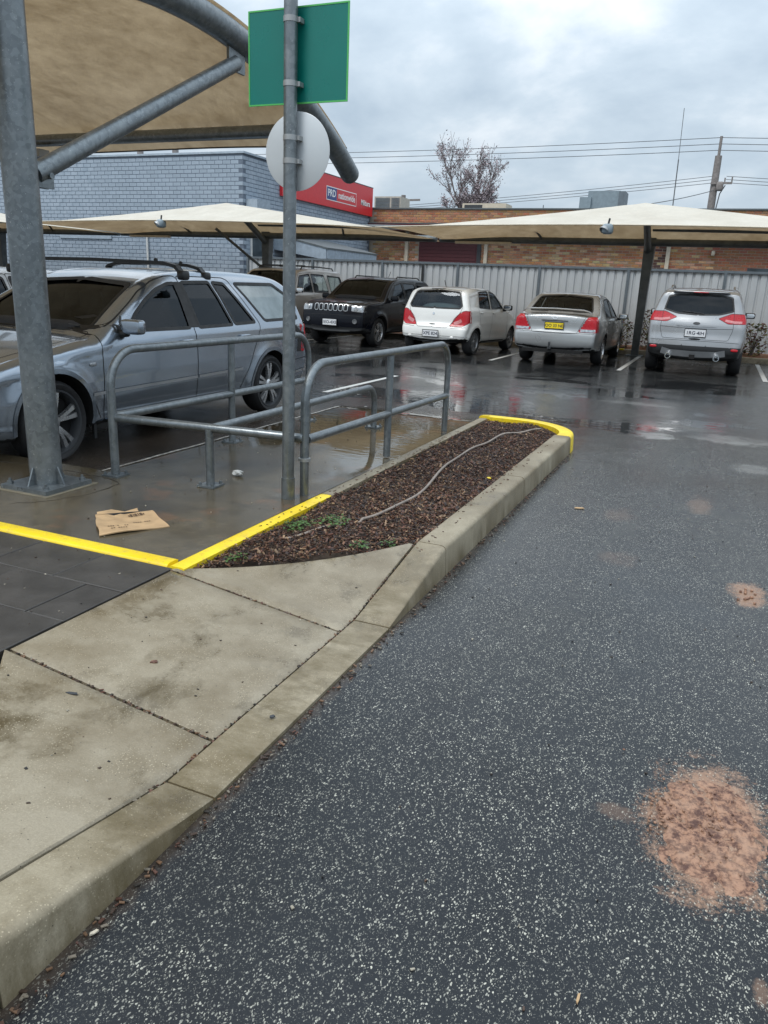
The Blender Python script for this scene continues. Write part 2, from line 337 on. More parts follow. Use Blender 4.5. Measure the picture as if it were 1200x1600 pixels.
simple('white_paint', (.62, .62, .60), .5); simple('cream_paint', (.52, .46, .36), .6); simple('beige', (.42, .38, .32), .6); simple('grey_metal', (.20, .25, .28), .5); simple('dark_metal', (.035, .038, .042), .5)
simple('maroon', (.085, .018, .022), .55); simple('roof_edge', (.10, .115, .12), .6); simple('sign_red', (.62, .022, .03), .35, var=.05); simple('sign_navy', (.03, .06, .22), .4, var=.05); simple('sign_white', (.82, .82, .80), .4, var=.03)
simple('window_glass', (.045, .06, .07), .12, var=.5, nscale=2)
simple('sign_green', (.0, .155, .125), .30, var=.06, nscale=3); simple('sign_green_edge', (.08, .42, .10), .4, var=.05); simple('sign_back', (.52, .555, .575), .38, metal=.15, var=.05, nscale=3); simple('clamp_grey', (.35, .36, .36), .4, metal=.5)
simple('line_white', (.42, .42, .40), .6, var=.25, nscale=20); simple('hose', (.22, .18, .15), .45, var=.25, nscale=12); simple('concrete_rough', (.16, .14, .10), .6, var=.3)
simple('wood_pole', (.20, .18, .17), .8, var=.25); simple('wire', (.10, .105, .11), .6); simple('bark', (.15, .12, .115), .8, var=.3)
simple('card', (.40, .265, .14), .7, var=.18, nscale=14, bump=.3, bscale=40); simple('print_ink', (.07, .04, .02), .8); simple('paper_white', (.6, .6, .57), .6)
def mk_mud():
    t = T('mud'); n = t.noise(38, 6, .75); n2 = t.noise(10, 5, .6); base = t.mix(t.ramp(n, .42, .56), (.075, .032, .022), (.31, .172, .108)); base = t.mix(t.ramp(n2, .48, .68, 0, .55), base, (.39, .245, .165)); t.bsdf(base, .65, 0., t.bump(n, .8, .006))
mk_mud()
def mk_worn():
    t = T('worn_line'); k = t.ramp(t.noise(16, 6, .75, t.co((2.5, 1, 1))), .40, .56); t.bsdf(t.mix(k, (.055, .047, .035), (.60, .56, .50)), .45)
mk_worn()
# car materials
def paint(name, c, metal=.65, rough=.32, drops=False):
    t = T(name); fl = t.noise(900, 2, .5); n = t.noise(2.5, 4)
    base = t.mix(t.ramp(fl, .35, .65), tuple(x*.9 for x in c), tuple(min(1, x*1.1) for x in c)); base = t.mix(t.ramp(n, .45, .8, 0, .18), base, tuple(x*.6+.02 for x in c))
    nm = None
    if drops: nm = t.bump(t.ramp(t.voro(150), .1, .35, 1, 0), .10, .002)
    t.bsdf(base, t.ramp(n, .3, .7, rough-.05, rough+.06), metal, nm, Coat_Weight=.8 if max(c) > .05 else .45, Coat_Roughness=.05, Specular_IOR_Level=.5 if max(c) > .05 else .1)
paint('paint_blue', (.31, .355, .41), .85, .22); paint('paint_white', (.76, .76, .73), 0, .4); paint('paint_silver', (.36, .37, .37), .5, .30); paint('paint_bright_silver', (.33, .34, .35), .5, .30)
paint('paint_black', (.004, .005, .009), .0, .3); paint('paint_gold', (.52, .49, .455), .15, .34); paint('paint_white_cold', (.62, .64, .66), 0, .35)
def glass(name, tint, refl=1.45):
    t = T(name); tr = t.n('ShaderNodeBsdfTransparent'); t.put(tr.inputs[0], tint); gl = t.n('ShaderNodeBsdfGlossy'); gl.inputs['Roughness'].default_value = .03
    t.put(gl.inputs[0], (.62, .68, .74)); fr = t.n('ShaderNodeFresnel'); fr.inputs[0].default_value = refl
    mx = t.n('ShaderNodeMixShader'); t.l(t.ma('ADD', t.ma('MULTIPLY', fr.outputs[0], 1.0), .02), mx.inputs[0]); t.l(tr.outputs[0], mx.inputs[1]); t.l(gl.outputs[0], mx.inputs[2]); t.l(mx.outputs[0], t.o.inputs[0])
glass('glass_tint', (.06, .075, .085), 1.30); glass('glass_dark', (.035, .04, .045), 1.36); glass('glass_clear', (.74, .80, .78), 1.4); glass('glass_mid', (.38, .43, .43), 1.42)
def mk_misted():
    t = T('glass_misted'); tr = t.n('ShaderNodeBsdfTransparent'); t.put(tr.inputs[0], (.5, .56, .55)); n = t.noise(4, 5)
    p = t.n('ShaderNodeBsdfPrincipled'); t.put(p.inputs['Base Color'], t.mix(n, (.28, .36, .37), (.48, .55, .56))); p.inputs['Roughness'].default_value = .12; p.inputs['Coat Weight'].default_value = 1; p.inputs['Coat Roughness'].default_value = .03
    mx = t.n('ShaderNodeMixShader'); t.l(t.ramp(n, .3, .7, .6, .85), mx.inputs[0]); t.l(tr.outputs[0], mx.inputs[1]); t.l(p.outputs[0], mx.inputs[2]); t.l(mx.outputs[0], t.o.inputs[0])
mk_misted()
simple('rubber', (.012, .012, .012), .55, var=.2); simple('tyre', (.016, .016, .017), .7, var=.3, nscale=20); simple('black_plastic', (.016, .017, .018), .45); simple('underbody', (.006, .006, .006), .9); simple('cabin', (.030, .030, .032), .85); simple('seat_cloth', (.055, .055, .06), .9)
simple('chrome', (.68, .69, .70), .12, metal=1, var=.03); simple('alloy', (.48, .485, .49), .28, metal=.85, var=.06); simple('dull_alloy', (.26, .265, .27), .4, metal=.7); simple('skid_silver', (.30, .31, .32), .4, metal=.5)
simple('lamp_red', (.42, .004, .012), .3, var=.15, nscale=20, Coat_Weight=.3); simple('lamp_clear', (.36, .38, .40), .14, metal=.5, var=.45, nscale=22, Coat_Weight=.8); simple('lamp_amber', (.62, .33, .16), .2, Coat_Weight=1.0); simple('lamp_pink', (.55, .20, .20), .15, var=.2, nscale=40, Coat_Weight=1.0)
simple('plate_white', (.66, .67, .68), .4, var=.04); simple('plate_yellow', (.80, .60, .02), .4, var=.04); simple('plate_ink', (.02, .025, .05), .5); simple('towel', (.40, .46, .49), .9, bump=.3, bscale=25)

# ------------------------------------------------------------------ the ground and what is cast on it
def patch(c00, c10, c11, c01, nu=14, nv=14, drop=.006, skirt=.07, zf=None):
    """a slab: bilinear top with eased arrises, and its edges down to skirt depth"""
    us = [0, .012]+[i/nu for i in range(1, nu)]+[.988, 1]; vs = [0, .012]+[i/nv for i in range(1, nv)]+[.988, 1]
    A, B, C_, D_ = map(Vector, (c00, c10, c11, c01)); P = []
    for v in vs:
        row = []
        for u in us:
            p = A*(1-u)*(1-v)+B*u*(1-v)+C_*u*v+D_*(1-u)*v
            if zf: p.z = zf(p.x, p.y)
            if u in (0, 1) or v in (0, 1): p.z -= drop
            row.append(p)
        P.append(row)
    m = MB().grid(P); ring = P[0]+[r[-1] for r in P[1:]]+P[-1][-2::-1]+[r[0] for r in P[-2:0:-1]]
    n = len(ring); m.add(ring+[Vector((p.x, p.y, p.z-skirt)) for p in ring], [(i, n+i, n+(i+1) % n, (i+1) % n) for i in range(n)])
    return m
g = MB(); g.grid([[(-400+i*40, -60+j*40, 0) for i in range(21)] for j in range(22)])
g.build('asphalt_road', 'asphalt', kind='structure', label='wet dark asphalt of the car park with pale stone chips', smooth=False)

KX = -1.135                                    # road face of the kerb
def kz(y):                                     # top of the kerb along the road: drops to the lip of the crossing
    return float(np.interp(y, [.815, 1.545, 2.835, 3.60], [.16, .014, .014, .16]))
def fz(x, y):                                  # footpath falls from the pavers to the kerb
    return float(np.interp(x, [-2.2, KX-.175], [.13, kz(y)]))
foot = patch((-2.22, .5, .07), (KX-.17, .5, .07), (KX-.17, 3.64, .07), (-2.22, 3.64, .07), 10, 24, 0, .05, lambda x, y: fz(x, y)-.045)
foot = foot.build('footpath', 'joint_dirt', kind='structure', label='concrete footpath ramp crossing down to the road')
def slab(c, **k): return patch(*[(x, y, 0) for x, y in c], zf=fz, **k).build('concrete_slab', 'concrete', foot)
G = .006
slab([(-2.20, 1.785+G), (KX-.175-G, 1.785+G), (KX-.175-G, 2.705-G), (-2.20, 2.705-G)], nu=20, nv=16)
slab([(-2.215, 2.705+G), (KX-.175-G, 2.705+G), (KX-.175-G, 3.57), (KX-.19-G, 3.575)], nu=16, nv=16)
slab([(KX-.19-G, .76), (KX-.175-G, .765), (KX-.175-G, 1.785-G), (-2.215, 1.785-G)], nu=16, nv=16)

def kerb_strip(path, hs, w_=.17, depth=.05, batter=.012):
    """path: points along the outer foot, inner side on the left of travel; hs: height at each point"""
    prof = [(0, None), (batter*.9, -.030), (batter+.006, -.012), (batter+.018, -.003), (batter+.034, 0), (w_-.012, 0), (w_, -.007), (w_, None)]
    P = []
    for i, (p, h) in enumerate(zip(path, hs)):
        p = Vector((*p, 0)); a = Vector((*path[max(i-1, 0)], 0)); b = Vector((*path[min(i+1, len(path)-1)], 0)); t = (b-a).normalized(); nrm = Vector((-t.y, t.x, 0)); row = []
        for j, (o, dz) in enumerate(prof):
            kk = min(1, h/.16); z = -depth if dz is None else h+dz*kk*.75
            if 0 < j < 5: o = o*(.25+.75*kk)
            q = p+nrm*o; row.append((q.x, q.y, z))
        P.append(row)
    m = MB().grid(P); n = len(prof)
    m.add(P[0], [tuple(range(n))]); m.add(P[-1], [tuple(range(n-1, -1, -1))]); return m
kerb = MB().box((KX-.16, -.9, -.06), (KX-.02, 7.2, .004)).build('kerb', 'joint_dirt', kind='structure', label='concrete kerb along the road and round the planting island', smooth=False)
cuts = [-.9, .815, 1.545, 2.835, 3.60, 5.35, 7.22]
for a, b in zip(cuts[:-1], cuts[1:]):
    ys = np.linspace(a+.004, b-.004, 26); kerb_strip([(KX, y) for y in ys], [kz(y) for y in ys]).build('kerb_segment', 'kerb_concrete', kerb)
# rounded yellow nose of the island, then the kerb beside the trolley bay
LX = -2.255
arc = [(KX, 7.228), (KX, 7.30)]+[(KX-.70+.70*math.cos(a), 7.32+.70*math.sin(a)) for a in np.linspace(0, math.pi/2, 18)]+[(x, 8.02) for x in (-1.95, -2.08)]+[(LX+.12-.12*math.sin(a), 7.90+.12*math.cos(a)) for a in np.linspace(.1, math.pi/2, 6)]
kerb_strip(arc, [.16]*len(arc), .15).build('kerb_segment', 'yellow_paint', kerb, label='yellow painted rounded end of the kerb')
for a, b, m in ((7.89, 6.2, 'kerb_concrete'), (6.19, 4.26, 'kerb_concrete'), (4.252, 2.73, 'yellow_paint')):
    ys = np.linspace(a, b, 20); kerb_strip([(LX, y) for y in ys], [.135]*20, .105).build('kerb_segment', m, kerb)
kerb_strip([(x, 2.73) for x in np.linspace(-8, -2.258, 40)], [.134]*40, .098).build('kerb_segment', 'yellow_paint', kerb)
kerb_strip([(x, 1.64) for x in np.linspace(-5, -2.235, 20)], [.14]*20, .115).build('kerb_segment', 'yellow_paint', kerb)

# trolley bay slab: level, then a ramp down to the asphalt
bay = MB()
ZS = .122
ys = list(np.linspace(2.825, 7.75, 30))+[7.9, 8.1, 8.35, 8.6]
zs = lambda y: ZS if y < 7.75 else ZS-(ZS-.006)*min(1, (y-7.75)/.85)
bay.grid([[(x, y, zs(y)+.002*math.sin(3*x+2*y)) for x in np.linspace(-3.84, LX+.004, 14)] for y in ys])
bay.grid([[(-3.84-.012*0, y, z) for z in (-.03, zs(y)+.002*math.sin(3*-3.84+2*y))] for y in ys])
bay.grid([[(x, y, ZS+.002*math.sin(3*x+2*y)) for x in np.linspace(-8, -3.841, 20)] for y in np.linspace(2.825, 4.02, 8)])
bay.grid([[(x, 4.02, z) for x in np.linspace(-8, -3.84, 20)] for z in (-.03, ZS)])
bay.build('trolley_bay_slab', 'wet_concrete', kind='structure', label='wet brown concrete slab of the trolley bay')
# footing patch around the column, edged by a crack
cp = MB(); ring = []
for k in range(40):
    a = 2*math.pi*k/40; rx = .62+.03*math.sin(3*a); ring.append((-3.92+rx*math.cos(a)*(.72 if math.cos(a) > 0 else 1.4), 3.52+.42*math.copysign(abs(math.sin(a))**.7, math.sin(a))+.05*math.cos(2*a), 0))
cp.tube([(x+random.gauss(0, .012), y+random.gauss(0, .012), ZS+.0005) for x, y, _ in ring+[ring[0]]], [random.uniform(.0012, .004) for _ in range(41)], 5, False); cp.build('crack', 'joint_dirt', bpy.data.objects['trolley_bay_slab'])
ln = MB()
for x, z, wd, y0, y1 in ((-3.823, ZS+.004, .026, 4.0, 7.7), (-3.90, .0045, .035, 4.05, 8.6)):
    ln.grid([[(x+q+.004*math.sin(9*y), y, z) for q in (-wd/2, wd/2)] for y in np.linspace(y0, y1, 40)])
ln.build('painted_line', 'worn_line', kind='structure', label='worn white double edge line beside the trolley bay', smooth=False)

# black pavers
pave = MB().box((-8, 1.76, .02), (-2.205, 2.735, .105)).build('pavement', 'joint_dirt', kind='structure', label='dark paved strip beside the yellow kerb', smooth=False)
pw, pd = .405, .338
def paver_mesh(wd, dp):
    m = MB(); b = .0028
    m.add([(-wd/2, -dp/2, -.05), (wd/2, -dp/2, -.05), (wd/2, dp/2, -.05), (-wd/2, dp/2, -.05), (-wd/2, -dp/2, -b), (wd/2, -dp/2, -b), (wd/2, dp/2, -b), (-wd/2, dp/2, -b),
           (-wd/2+b, -dp/2+b, 0), (wd/2-b, -dp/2+b, 0), (wd/2-b, dp/2-b, 0), (-wd/2+b, dp/2-b, 0)],
          [(0, 1, 5, 4), (1, 2, 6, 5), (2, 3, 7, 6), (3, 0, 4, 7), (4, 5, 9, 8), (5, 6, 10, 9), (6, 7, 11, 10), (7, 4, 8, 11), (8, 9, 10, 11)]); return m.mesh('paver', 'paver_black', 20)
full = paver_mesh(pw-.0055, pd-.0055); half = paver_mesh(pw/2-.0055, pd-.0055)
for r in range(3):
    y = 2.728-pd*(r+.5)
    x = -2.212
    if r % 2:
        link('paver', half, pave, (x-pw/4, y, .126)); x -= pw/2
    for k in range(9):
        o = link('paver', full, pave, (x-pw/2, y, .126+random.uniform(-.002, .002))); o.rotation_euler = (random.uniform(-.004, .004), random.uniform(-.004, .004), random.uniform(-.004, .004)); x -= pw

# parking bay lines and wheel-stop kerb in front of the fence
for x in (3.6, .92, -1.78, -4.46, -7.16, -9.86, -12.56, -15.2):
    MB().grid([[(x+q, y, .004) for q in (-.045, .045)] for y in np.linspace(16.2, 20.6, 8)]).build('painted_line', 'line_white', kind='structure', label='white parking bay line on the asphalt', smooth=False)
for x in (-4.9, -7.6):
    MB().grid([[(x+q, y, .004) for q in (-.045, .045)] for y in np.linspace(9.4, 12, 4)]).build('painted_line', 'line_white', kind='structure', label='white parking bay line on the asphalt', smooth=False)
FY = 22.25
bedk = MB().box((-14.7, 20.97, -.05), (14, 21.06, .02)).build('kerb', 'joint_dirt', kind='structure', label='low concrete kerb of the garden strip under the fence', smooth=False)
for i in range(11):
    x0 = 14-2.7*i; ys_ = np.linspace(x0, x0-2.69, 4)
    kerb_strip([(x, 20.92) for x in ys_[::-1]], [.13]*4, .15).build('kerb_segment', 'kerb_concrete', bedk)
for x in (-2.35, -4.75, -7.5):
    MB().box((x-.30, 20.90, .10), (x+.12, 21.06, .137)).build('kerb_marker', 'yellow_paint', bedk, smooth=False)
bed = MB(); bed.grid([[(x, y, .10+.03*random.random()+.05*(y > 21.3)) for x in np.linspace(-14.7, 14, 140)] for y in np.linspace(21.05, FY+.1, 8)]); bed.build('garden_bed', 'red_soil', kind='structure', label='strip of red soil along the fence', smooth=1)

# ------------------------------------------------------------------ planting island: soil, mulch, pipe, weeds
def inbed(x, y):
    if not (LX+.112 < x < KX-.17 and y < 7.86): return False
    if x > KX-.70 and y > 7.32 and (x-(KX-.70))**2+(y-7.32)**2 > .54**2: return False
    hyp = np.interp(x, [-2.2, KX-.19], [2.74, 3.60]); return y > hyp
bz = lambda x, y: .107+.012*math.sin(5*x+1)*math.sin(3.1*y)+.010*math.sin(13*x+7*y)
m = MB(); m.grid([[(x, y, bz(x, y) if y > 2.9+(x+2.2)*.9 else min(bz(x, y), fz(x, y)-.03)) for x in np.linspace(LX+.10, KX-.12, 18)] for y in np.linspace(2.74, 7.95, 70)])
# trim what lies below the wing slab: the sheet stays under it
m.build('soil_bed', 'soil', kind='structure', label='dark soil of the planting island', smooth=1)
def chip(m, x, y, z, l, wd, h, az, tilt, col):
    c, s = math.cos(az), math.sin(az); ct, st = math.cos(tilt), math.sin(tilt); vs = []
    for i, j, k in ((-1, -.6, -1), (1, -1, -1), (.8, 1, -1), (-1, .8, -1), (-1, -.6, 1), (1, -1, 1), (.8, 1, 1), (-1, .8, 1)):
        a, b, q = i*l/2, j*wd/2, k*h/2; a, q = a*ct-q*st, a*st+q*ct; vs.append((x+a*c-b*s, y+a*s+b*c, z+q))
    m.add(vs, [(4, 5, 6, 7), (0, 1, 5, 4), (1, 2, 6, 5), (2, 3, 7, 6), (3, 0, 4, 7)], col)
m = MB(); n = 0
while n < 26000:
    x = random.uniform(LX+.11, KX-.17); y = 2.75+5.1*random.random()**1.15
    if not inbed(x, y): continue
    n += 1; r = random.random(); d_ = .55 if y > 4.6 else 1.0
    col = ((.032, .015, .010), (.070, .030, .018), (.125, .050, .029), (.020, .011, .008), (.19, .095, .053), (.29, .185, .105))[min(5, int(r**(1.5*(1.3 if y > 5 else .8))*6))]
    f_ = random.uniform(.7, 1.25); col = tuple(q*f_ for q in col); l = random.choice((random.uniform(.004, .010), random.uniform(.005, .016), random.uniform(.010, .034)))
    chip(m, x, y, bz(x, y)+random.uniform(.002, .020), l, l*random.uniform(.25, .6), random.uniform(.002, .006), random.uniform(0, 6.3), random.gauss(0, .45), col)
for k in range(160):                       # thin sticks near the front
    x = random.uniform(-2.1, -1.4); y = random.uniform(2.85, 4.0)
    if inbed(x, y): chip(m, x, y, bz(x, y)+.014, random.uniform(.06, .16), .004, .004, random.uniform(0, 6.3), random.gauss(0, .15), (.06, .035, .022))
for k in range(900):                       # kerb gutter litter and path joints
    s_ = random.random()
    if s_ < .5: x, y, z = KX+abs(random.gauss(0, .018))+.004, random.uniform(.5, 7.2), .005
    elif s_ < .75: x, y = KX-.175+random.gauss(0, .008), random.uniform(1.4, 3.5); z = fz(x, y)-.004
    else:
        x = random.uniform(-2.2, -1.32); y = random.choice((1.785, 2.705))+random.gauss(0, .007); z = fz(x, y)-.006
    c_ = random.choice([(.10, .045, .03), (.05, .03, .02), (.16, .09, .05), (.03, .025, .02), (.20, .17, .13)]); l = random.uniform(.004, .02)
    chip(m, x, y, z, l, l*.5, .003, random.uniform(0, 6.3), random.gauss(0, .2), c_)
for k in range(260):
    x = random.uniform(-4.2, -2.24); y = random.uniform(1.0, 1.63); chip(m, x, y, .115+random.random()*.02, .03, .012, .005, random.uniform(0, 6.3), random.gauss(0, .3), (.06, .03, .02))
m.build('mulch', 'mulch_chip', kind='stuff', label='dark brown bark mulch filling the planting island', cat='mulch', smooth=False)
MB().box((-5, .2, -.02), (-2.225, 1.64, .10)).build('soil_bed', 'soil', kind='structure', label='dark soil beside the near footpath', smooth=False)
hp = [(-1.509, 7.59), (-1.649, 7.36), (-1.776, 6.99), (-1.817, 6.39), (-1.83, 5.89), (-1.763, 5.3), (-1.72, 4.88), (-1.705, 4.5), (-1.714, 4.2), (-1.76, 3.965), (-1.82, 3.78), (-1.9, 3.6), (-2.0, 3.4)]
def spline(pts, n=6, closed=False):
    P = [Vector(p) for p in pts]; o = []; N_ = len(P)
    for i in range(N_ if closed else N_-1):
        g_ = (lambda k: P[k % N_]) if closed else (lambda k: P[min(max(k, 0), N_-1)])
        p0, p1, p2, p3 = g_(i-1), g_(i), g_(i+1), g_(i+2)
        for j in range(n):
            t = j/n; o.append(.5*((2*p1)+(p2-p0)*t+(2*p0-5*p1+4*p2-p3)*t*t+(3*p1-p0-3*p2+p3)*t**3))
    if not closed: o.append(P[-1])
    return o
hs = spline([(x, y, 0) for x, y in hp], 8); hs = [Vector((p.x, p.y, bz(p.x, p.y)+.022+.006*math.sin(4*p.y)-(.02 if p.y < 3.9 else 0))) for p in hs]
MB().tube(hs, .0095, 10).build('garden_hose', 'hose', smooth=1, label='grey irrigation pipe snaking over the mulch', cat='pipe')
def weed(x, y, r, n_, label):
    m = MB(); z0 = bz(x, y)+.008
    for k in range(n_):
        a = random.uniform(0, 6.3); q = r*random.random()**.7; px, py = x+q*math.cos(a), y+q*math.sin(a)*1.3; pz = z0+random.uniform(.005, .035); l = random.uniform(.006, .014); b = random.uniform(0, 6.3); t = random.gauss(0, .4)
        u = Vector((math.cos(b), math.sin(b), t*.5))*l; v = Vector((-math.sin(b), math.cos(b), random.gauss(0, .3)))*l*.55; p = Vector((px, py, pz)); f_ = random.uniform(.7, 1.4)
        m.add([p-u, p-v, p+u, p+v], [(0, 1, 2, 3)], (.055*f_, .12*f_, .022*f_))
    m.build('weed', 'leaf', label=label, cat='weed', group='small weeds in the mulch', smooth=False)
weed(-2.03, 3.62, .10, 170, 'low green weed tuft beside the yellow kerb'); weed(-1.86, 3.72, .09, 150, 'low green weed tuft around the end of the pipe')
weed(-1.58, 3.46, .05, 60, 'small green weed at the edge of the slab nearer the pipe'); weed(-1.46, 3.58, .04, 40, 'tiny green weed beside the kerb end of the slab'); weed(-2.03, 2.98, .06, 50, 'sparse green weed in the front corner of the mulch')

# ------------------------------------------------------------------ trolley bay rails
rail = thing('trolley_bay_rail', (-2.96, 5.4, ZS), 'galvanised tube guard rails of the trolley bay', 'guard rail')
RR = .0285
def hoop(x, y0, y1, top, r, base0, base1):
    pts = [(x, y0, base0)]+[(x, y0+r-r*math.cos(a), top-r+r*math.sin(a)) for a in np.linspace(0, math.pi/2, 10)]+[(x, y1-r+r*math.sin(a), top-r+r*math.cos(a)) for a in np.linspace(0, math.pi/2, 10)]+[(x, y1, base1)]
    MB().tube(pts, RR, 16).build('hoop', 'galvanised', rail, smooth=50)
hoop(-3.665, 3.96, 6.68, .965, .24, ZS, ZS); hoop(-2.325, 4.20, 6.98, .955, .24, ZS, ZS)
def seg(name, a, b, r=RR): MB().tube([a, b], r, 16).build(name, 'galvanised', rail, smooth=50)
seg('post', (-3.665, 5.36, ZS), (-3.665, 5.36, .94)); seg('post', (-2.325, 5.56, .13), (-2.325, 5.56, .93))
seg('mid_rail', (-3.665, 3.99, .53), (-3.665, 6.65, .53)); seg('mid_rail', (-2.325, 4.23, .485), (-2.325, 6.95, .465))
seg('cross_rail', (-3.665, 3.97, .525), (-2.325, 4.18, .50)); seg('post', (-2.965, 4.075, ZS), (-2.965, 4.075, .50))
pts = [(-2.965, 4.08, .505)]+[(-2.965, 6.73-.17+.17*math.sin(a), .52-.17+.17*math.cos(a)) for a in np.linspace(0, math.pi/2, 9)]+[(-2.965, 6.73, ZS)]
MB().tube(pts, RR, 16).build('low_hoop', 'galvanised', rail, smooth=50)
for x, y in ((-3.665, 3.96), (-3.665, 5.36), (-3.665, 6.68), (-2.965, 4.075), (-2.965, 6.73)):
    p = MB().box((x-.065, y-.065, ZS), (x+.065, y+.065, ZS+.012)).build('base_plate', 'galvanised', rail, smooth=False)
    for i, j in ((-1, -1), (1, -1), (1, 1), (-1, 1)): MB().lathe([(0, .020), (.010, .020), (.010, 0)], (x+i*.048, y+j*.048, ZS+.01), n=6).build('bolt', 'galvanised', p)
for x, y, z, r_ in ((-2.325, 4.20, .36, .04), (-2.325, 6.98, .47, .035)): MB().lathe([(RR+.001, -.012), (r_, -.010), (r_, .010), (RR+.001, .012)], (x, y, z), n=14).build('joint_ring', 'clamp_grey', rail)

# ------------------------------------------------------------------ road sign seen from behind
sg = thing('road_sign', (-2.375, 4.08, .1), 'galvanised pole with backs of a green panel and white disc', 'sign')
MB().tube([(-2.375, 4.08, .08), (-2.375, 4.08, 1.2), (-2.375, 4.08, 3.05)], .0375, 18).build('pole', 'galvanised', sg, smooth=50)
MB().tube([(-2.375, 4.08, .08), (-2.375, 4.08, .26)], .0425, 18).build('pole_sleeve', 'galvanised', sg, smooth=50)
px, py = -2.365, 4.135
gp = MB().box((px-.31, py, 2.405), (px+.31, py+.003, 2.875)).build('green_panel', 'sign_green', sg, smooth=False)
b = MB()
for lo, hi in (((px-.314, py-.002, 2.401), (px+.314, py+.005, 2.409)), ((px-.314, py-.002, 2.871), (px+.314, py+.005, 2.879)), ((px-.314, py-.002, 2.4095), (px-.306, py+.005, 2.8705)), ((px+.306, py-.002, 2.4095), (px+.314, py+.005, 2.8705))): b.box(lo, hi)
b.build('panel_edge', 'sign_green_edge', gp, smooth=False)
MB().lathe([(0, 0), (.204, 0), (.207, .0015), (.204, .003), (0, .003)], (-2.355, 4.125, 2.155), (0, 1, 0), 64).build('disc', 'sign_back', sg, smooth=50)
for z in (2.49, 2.80, 2.10, 2.22):
    c_ = MB().lathe([(.0380, -.014), (.0405, -.014), (.0405, .014), (.0380, .014)], (-2.375, 4.08, z), n=20).build('clamp', 'clamp_grey', sg)
    MB().box((-2.375+.037, 4.085, z-.012), (-2.375+.055, 4.13, z+.012)).build('clamp_lug', 'clamp_grey', c_, smooth=False)

# ------------------------------------------------------------------ near shade structure
sh = thing('shade_structure', (-3.83, 3.52, ZS), 'barrel shade cloth on a curved galvanised beam and thick column beside the wagon', 'shade structure')
AX, AY, AZ, AR = -3.83, 5.1, 3.30, 5.36
az = lambda y: AZ-AR+math.sqrt(AR*AR-(y-AY)**2)
MB().tube([(AX, 3.52, .14), (AX, 3.52, 1.6), (AX, 3.52, az(3.52))], .097, 32).build('column', 'galvanised', sh, smooth=50)
bp = MB().box((AX-.19, 3.52-.19, ZS+.004), (AX+.19, 3.52+.19, ZS+.03)).build('base_plate', 'galvanised', sh, smooth=False)
MB().box((AX-.23, 3.52-.22, ZS-.02), (AX+.22, 3.52+.22, ZS+.004)).build('grout_pad', 'concrete_rough', bp, smooth=False)
for i, j in ((-1, -1), (1, -1), (1, 1), (-1, 1)):
    MB().lathe([(0, .035), (.009, .035), (.009, .018), (.019, .018), (.019, 0)], (AX+i*.15, 3.52+j*.15, ZS+.03), n=6).build('bolt', 'galvanised', bp)
for a in range(4):
    q = a*math.pi/2; c_, s_ = math.cos(q), math.sin(q)
    g_ = MB(); f0 = lambda p, sgn: (AX+c_*p[0]-s_*sgn*.005, 3.52+s_*p[0]+c_*sgn*.005, p[1]); g_.prism([(.09, ZS+.03), (.15, ZS+.03), (.102, ZS+.14), (.09, ZS+.14)], lambda p: f0(p, -1), lambda p: f0(p, 1)); g_.build('gusset', 'galvanised', sh, smooth=False)
ay = list(np.linspace(2.35, 7.82, 40))
ends = [ay[0], ay[-1]]
MB().tube([(AX, y, az(y)) for y in ay], .098, 28).build('arch_beam', 'galvanised', sh, smooth=50)
e_ = MB(); t_ = Vector((0, 1, (az(7.82)-az(7.7))/.12)).normalized(); e_.lathe([(.098, 0), (.096, .02), (.085, .045), (.05, .062), (0, .068)], (AX, 7.82, az(7.82)), t_, 28); e_.build('end_cap', 'galvanised', sh, smooth=1)
MB().tube([(AX, 3.62, 1.99), (AX, 5.72, 3.08)], .058, 22).build('brace', 'galvanised', sh, smooth=50)
br = MB(); br.box((AX-.03, 3.59, 1.92), (AX-.015, 3.74, 2.06)); br.box((AX+.015, 3.59, 1.92), (AX+.03, 3.74, 2.06)); br.tube([(AX-.06, 3.70, 1.99), (AX+.06, 3.70, 1.99)], .018, 8); br.build('brace_bracket', 'galvanised', sh, smooth=False)
br = MB(); br.box((AX-.012, 5.62, 3.02), (AX+.012, 5.84, 3.24)); br.build('brace_bracket', 'galvanised', sh, smooth=False)
MB().tube([(-13.5, 7.08, 2.85), (AX, 7.08, 2.85)], .062, 18).build('purlin', 'galvanised', sh, smooth=50)
MB().tube([(-13.5, 3.0, 2.80), (AX, 3.0, 2.80)], .062, 18).build('purlin', 'galvanised', sh, smooth=50)
MB().tube([(-9.3, y, az(y)-.02) for y in ay], .07, 14).build('arch_beam', 'galvanised', sh, smooth=50)
fb = MB(); P = []
for i in range(61):
    u = i/60; x = AX+.06-u*9.7; k = (x-AX)/(-5.47); sag = .16*math.sin(math.pi*(k % 1))**2; row = []
    for j in range(49):
        v = j/48; y = 2.2+v*5.42; edge = 1-.05*math.sin(math.pi*(k % 1)); yy = AY+(y-AY)*edge
        row.append((x, yy, az(min(max(yy, 2.2), 7.9))+.105-sag*(1-((y-AY)/3.1)**2)+.012*math.sin(14*v+3*u)*math.sin(9*u)))
    P.append(row)
fb.grid(P).build('fabric', 'shade_cloth', sh, smooth=1)
MB().tube([Vector(r[-1])+Vector((0, 0, -.005)) for r in P], .008, 6).build('edge_cable', 'dark_metal', sh, smooth=1)
ft = MB(); ft.box((-8.6, 6.9, 2.66), (-7.2, 7.05, 2.74)); ft.build('light_fitting', 'clamp_grey', sh, smooth=False)

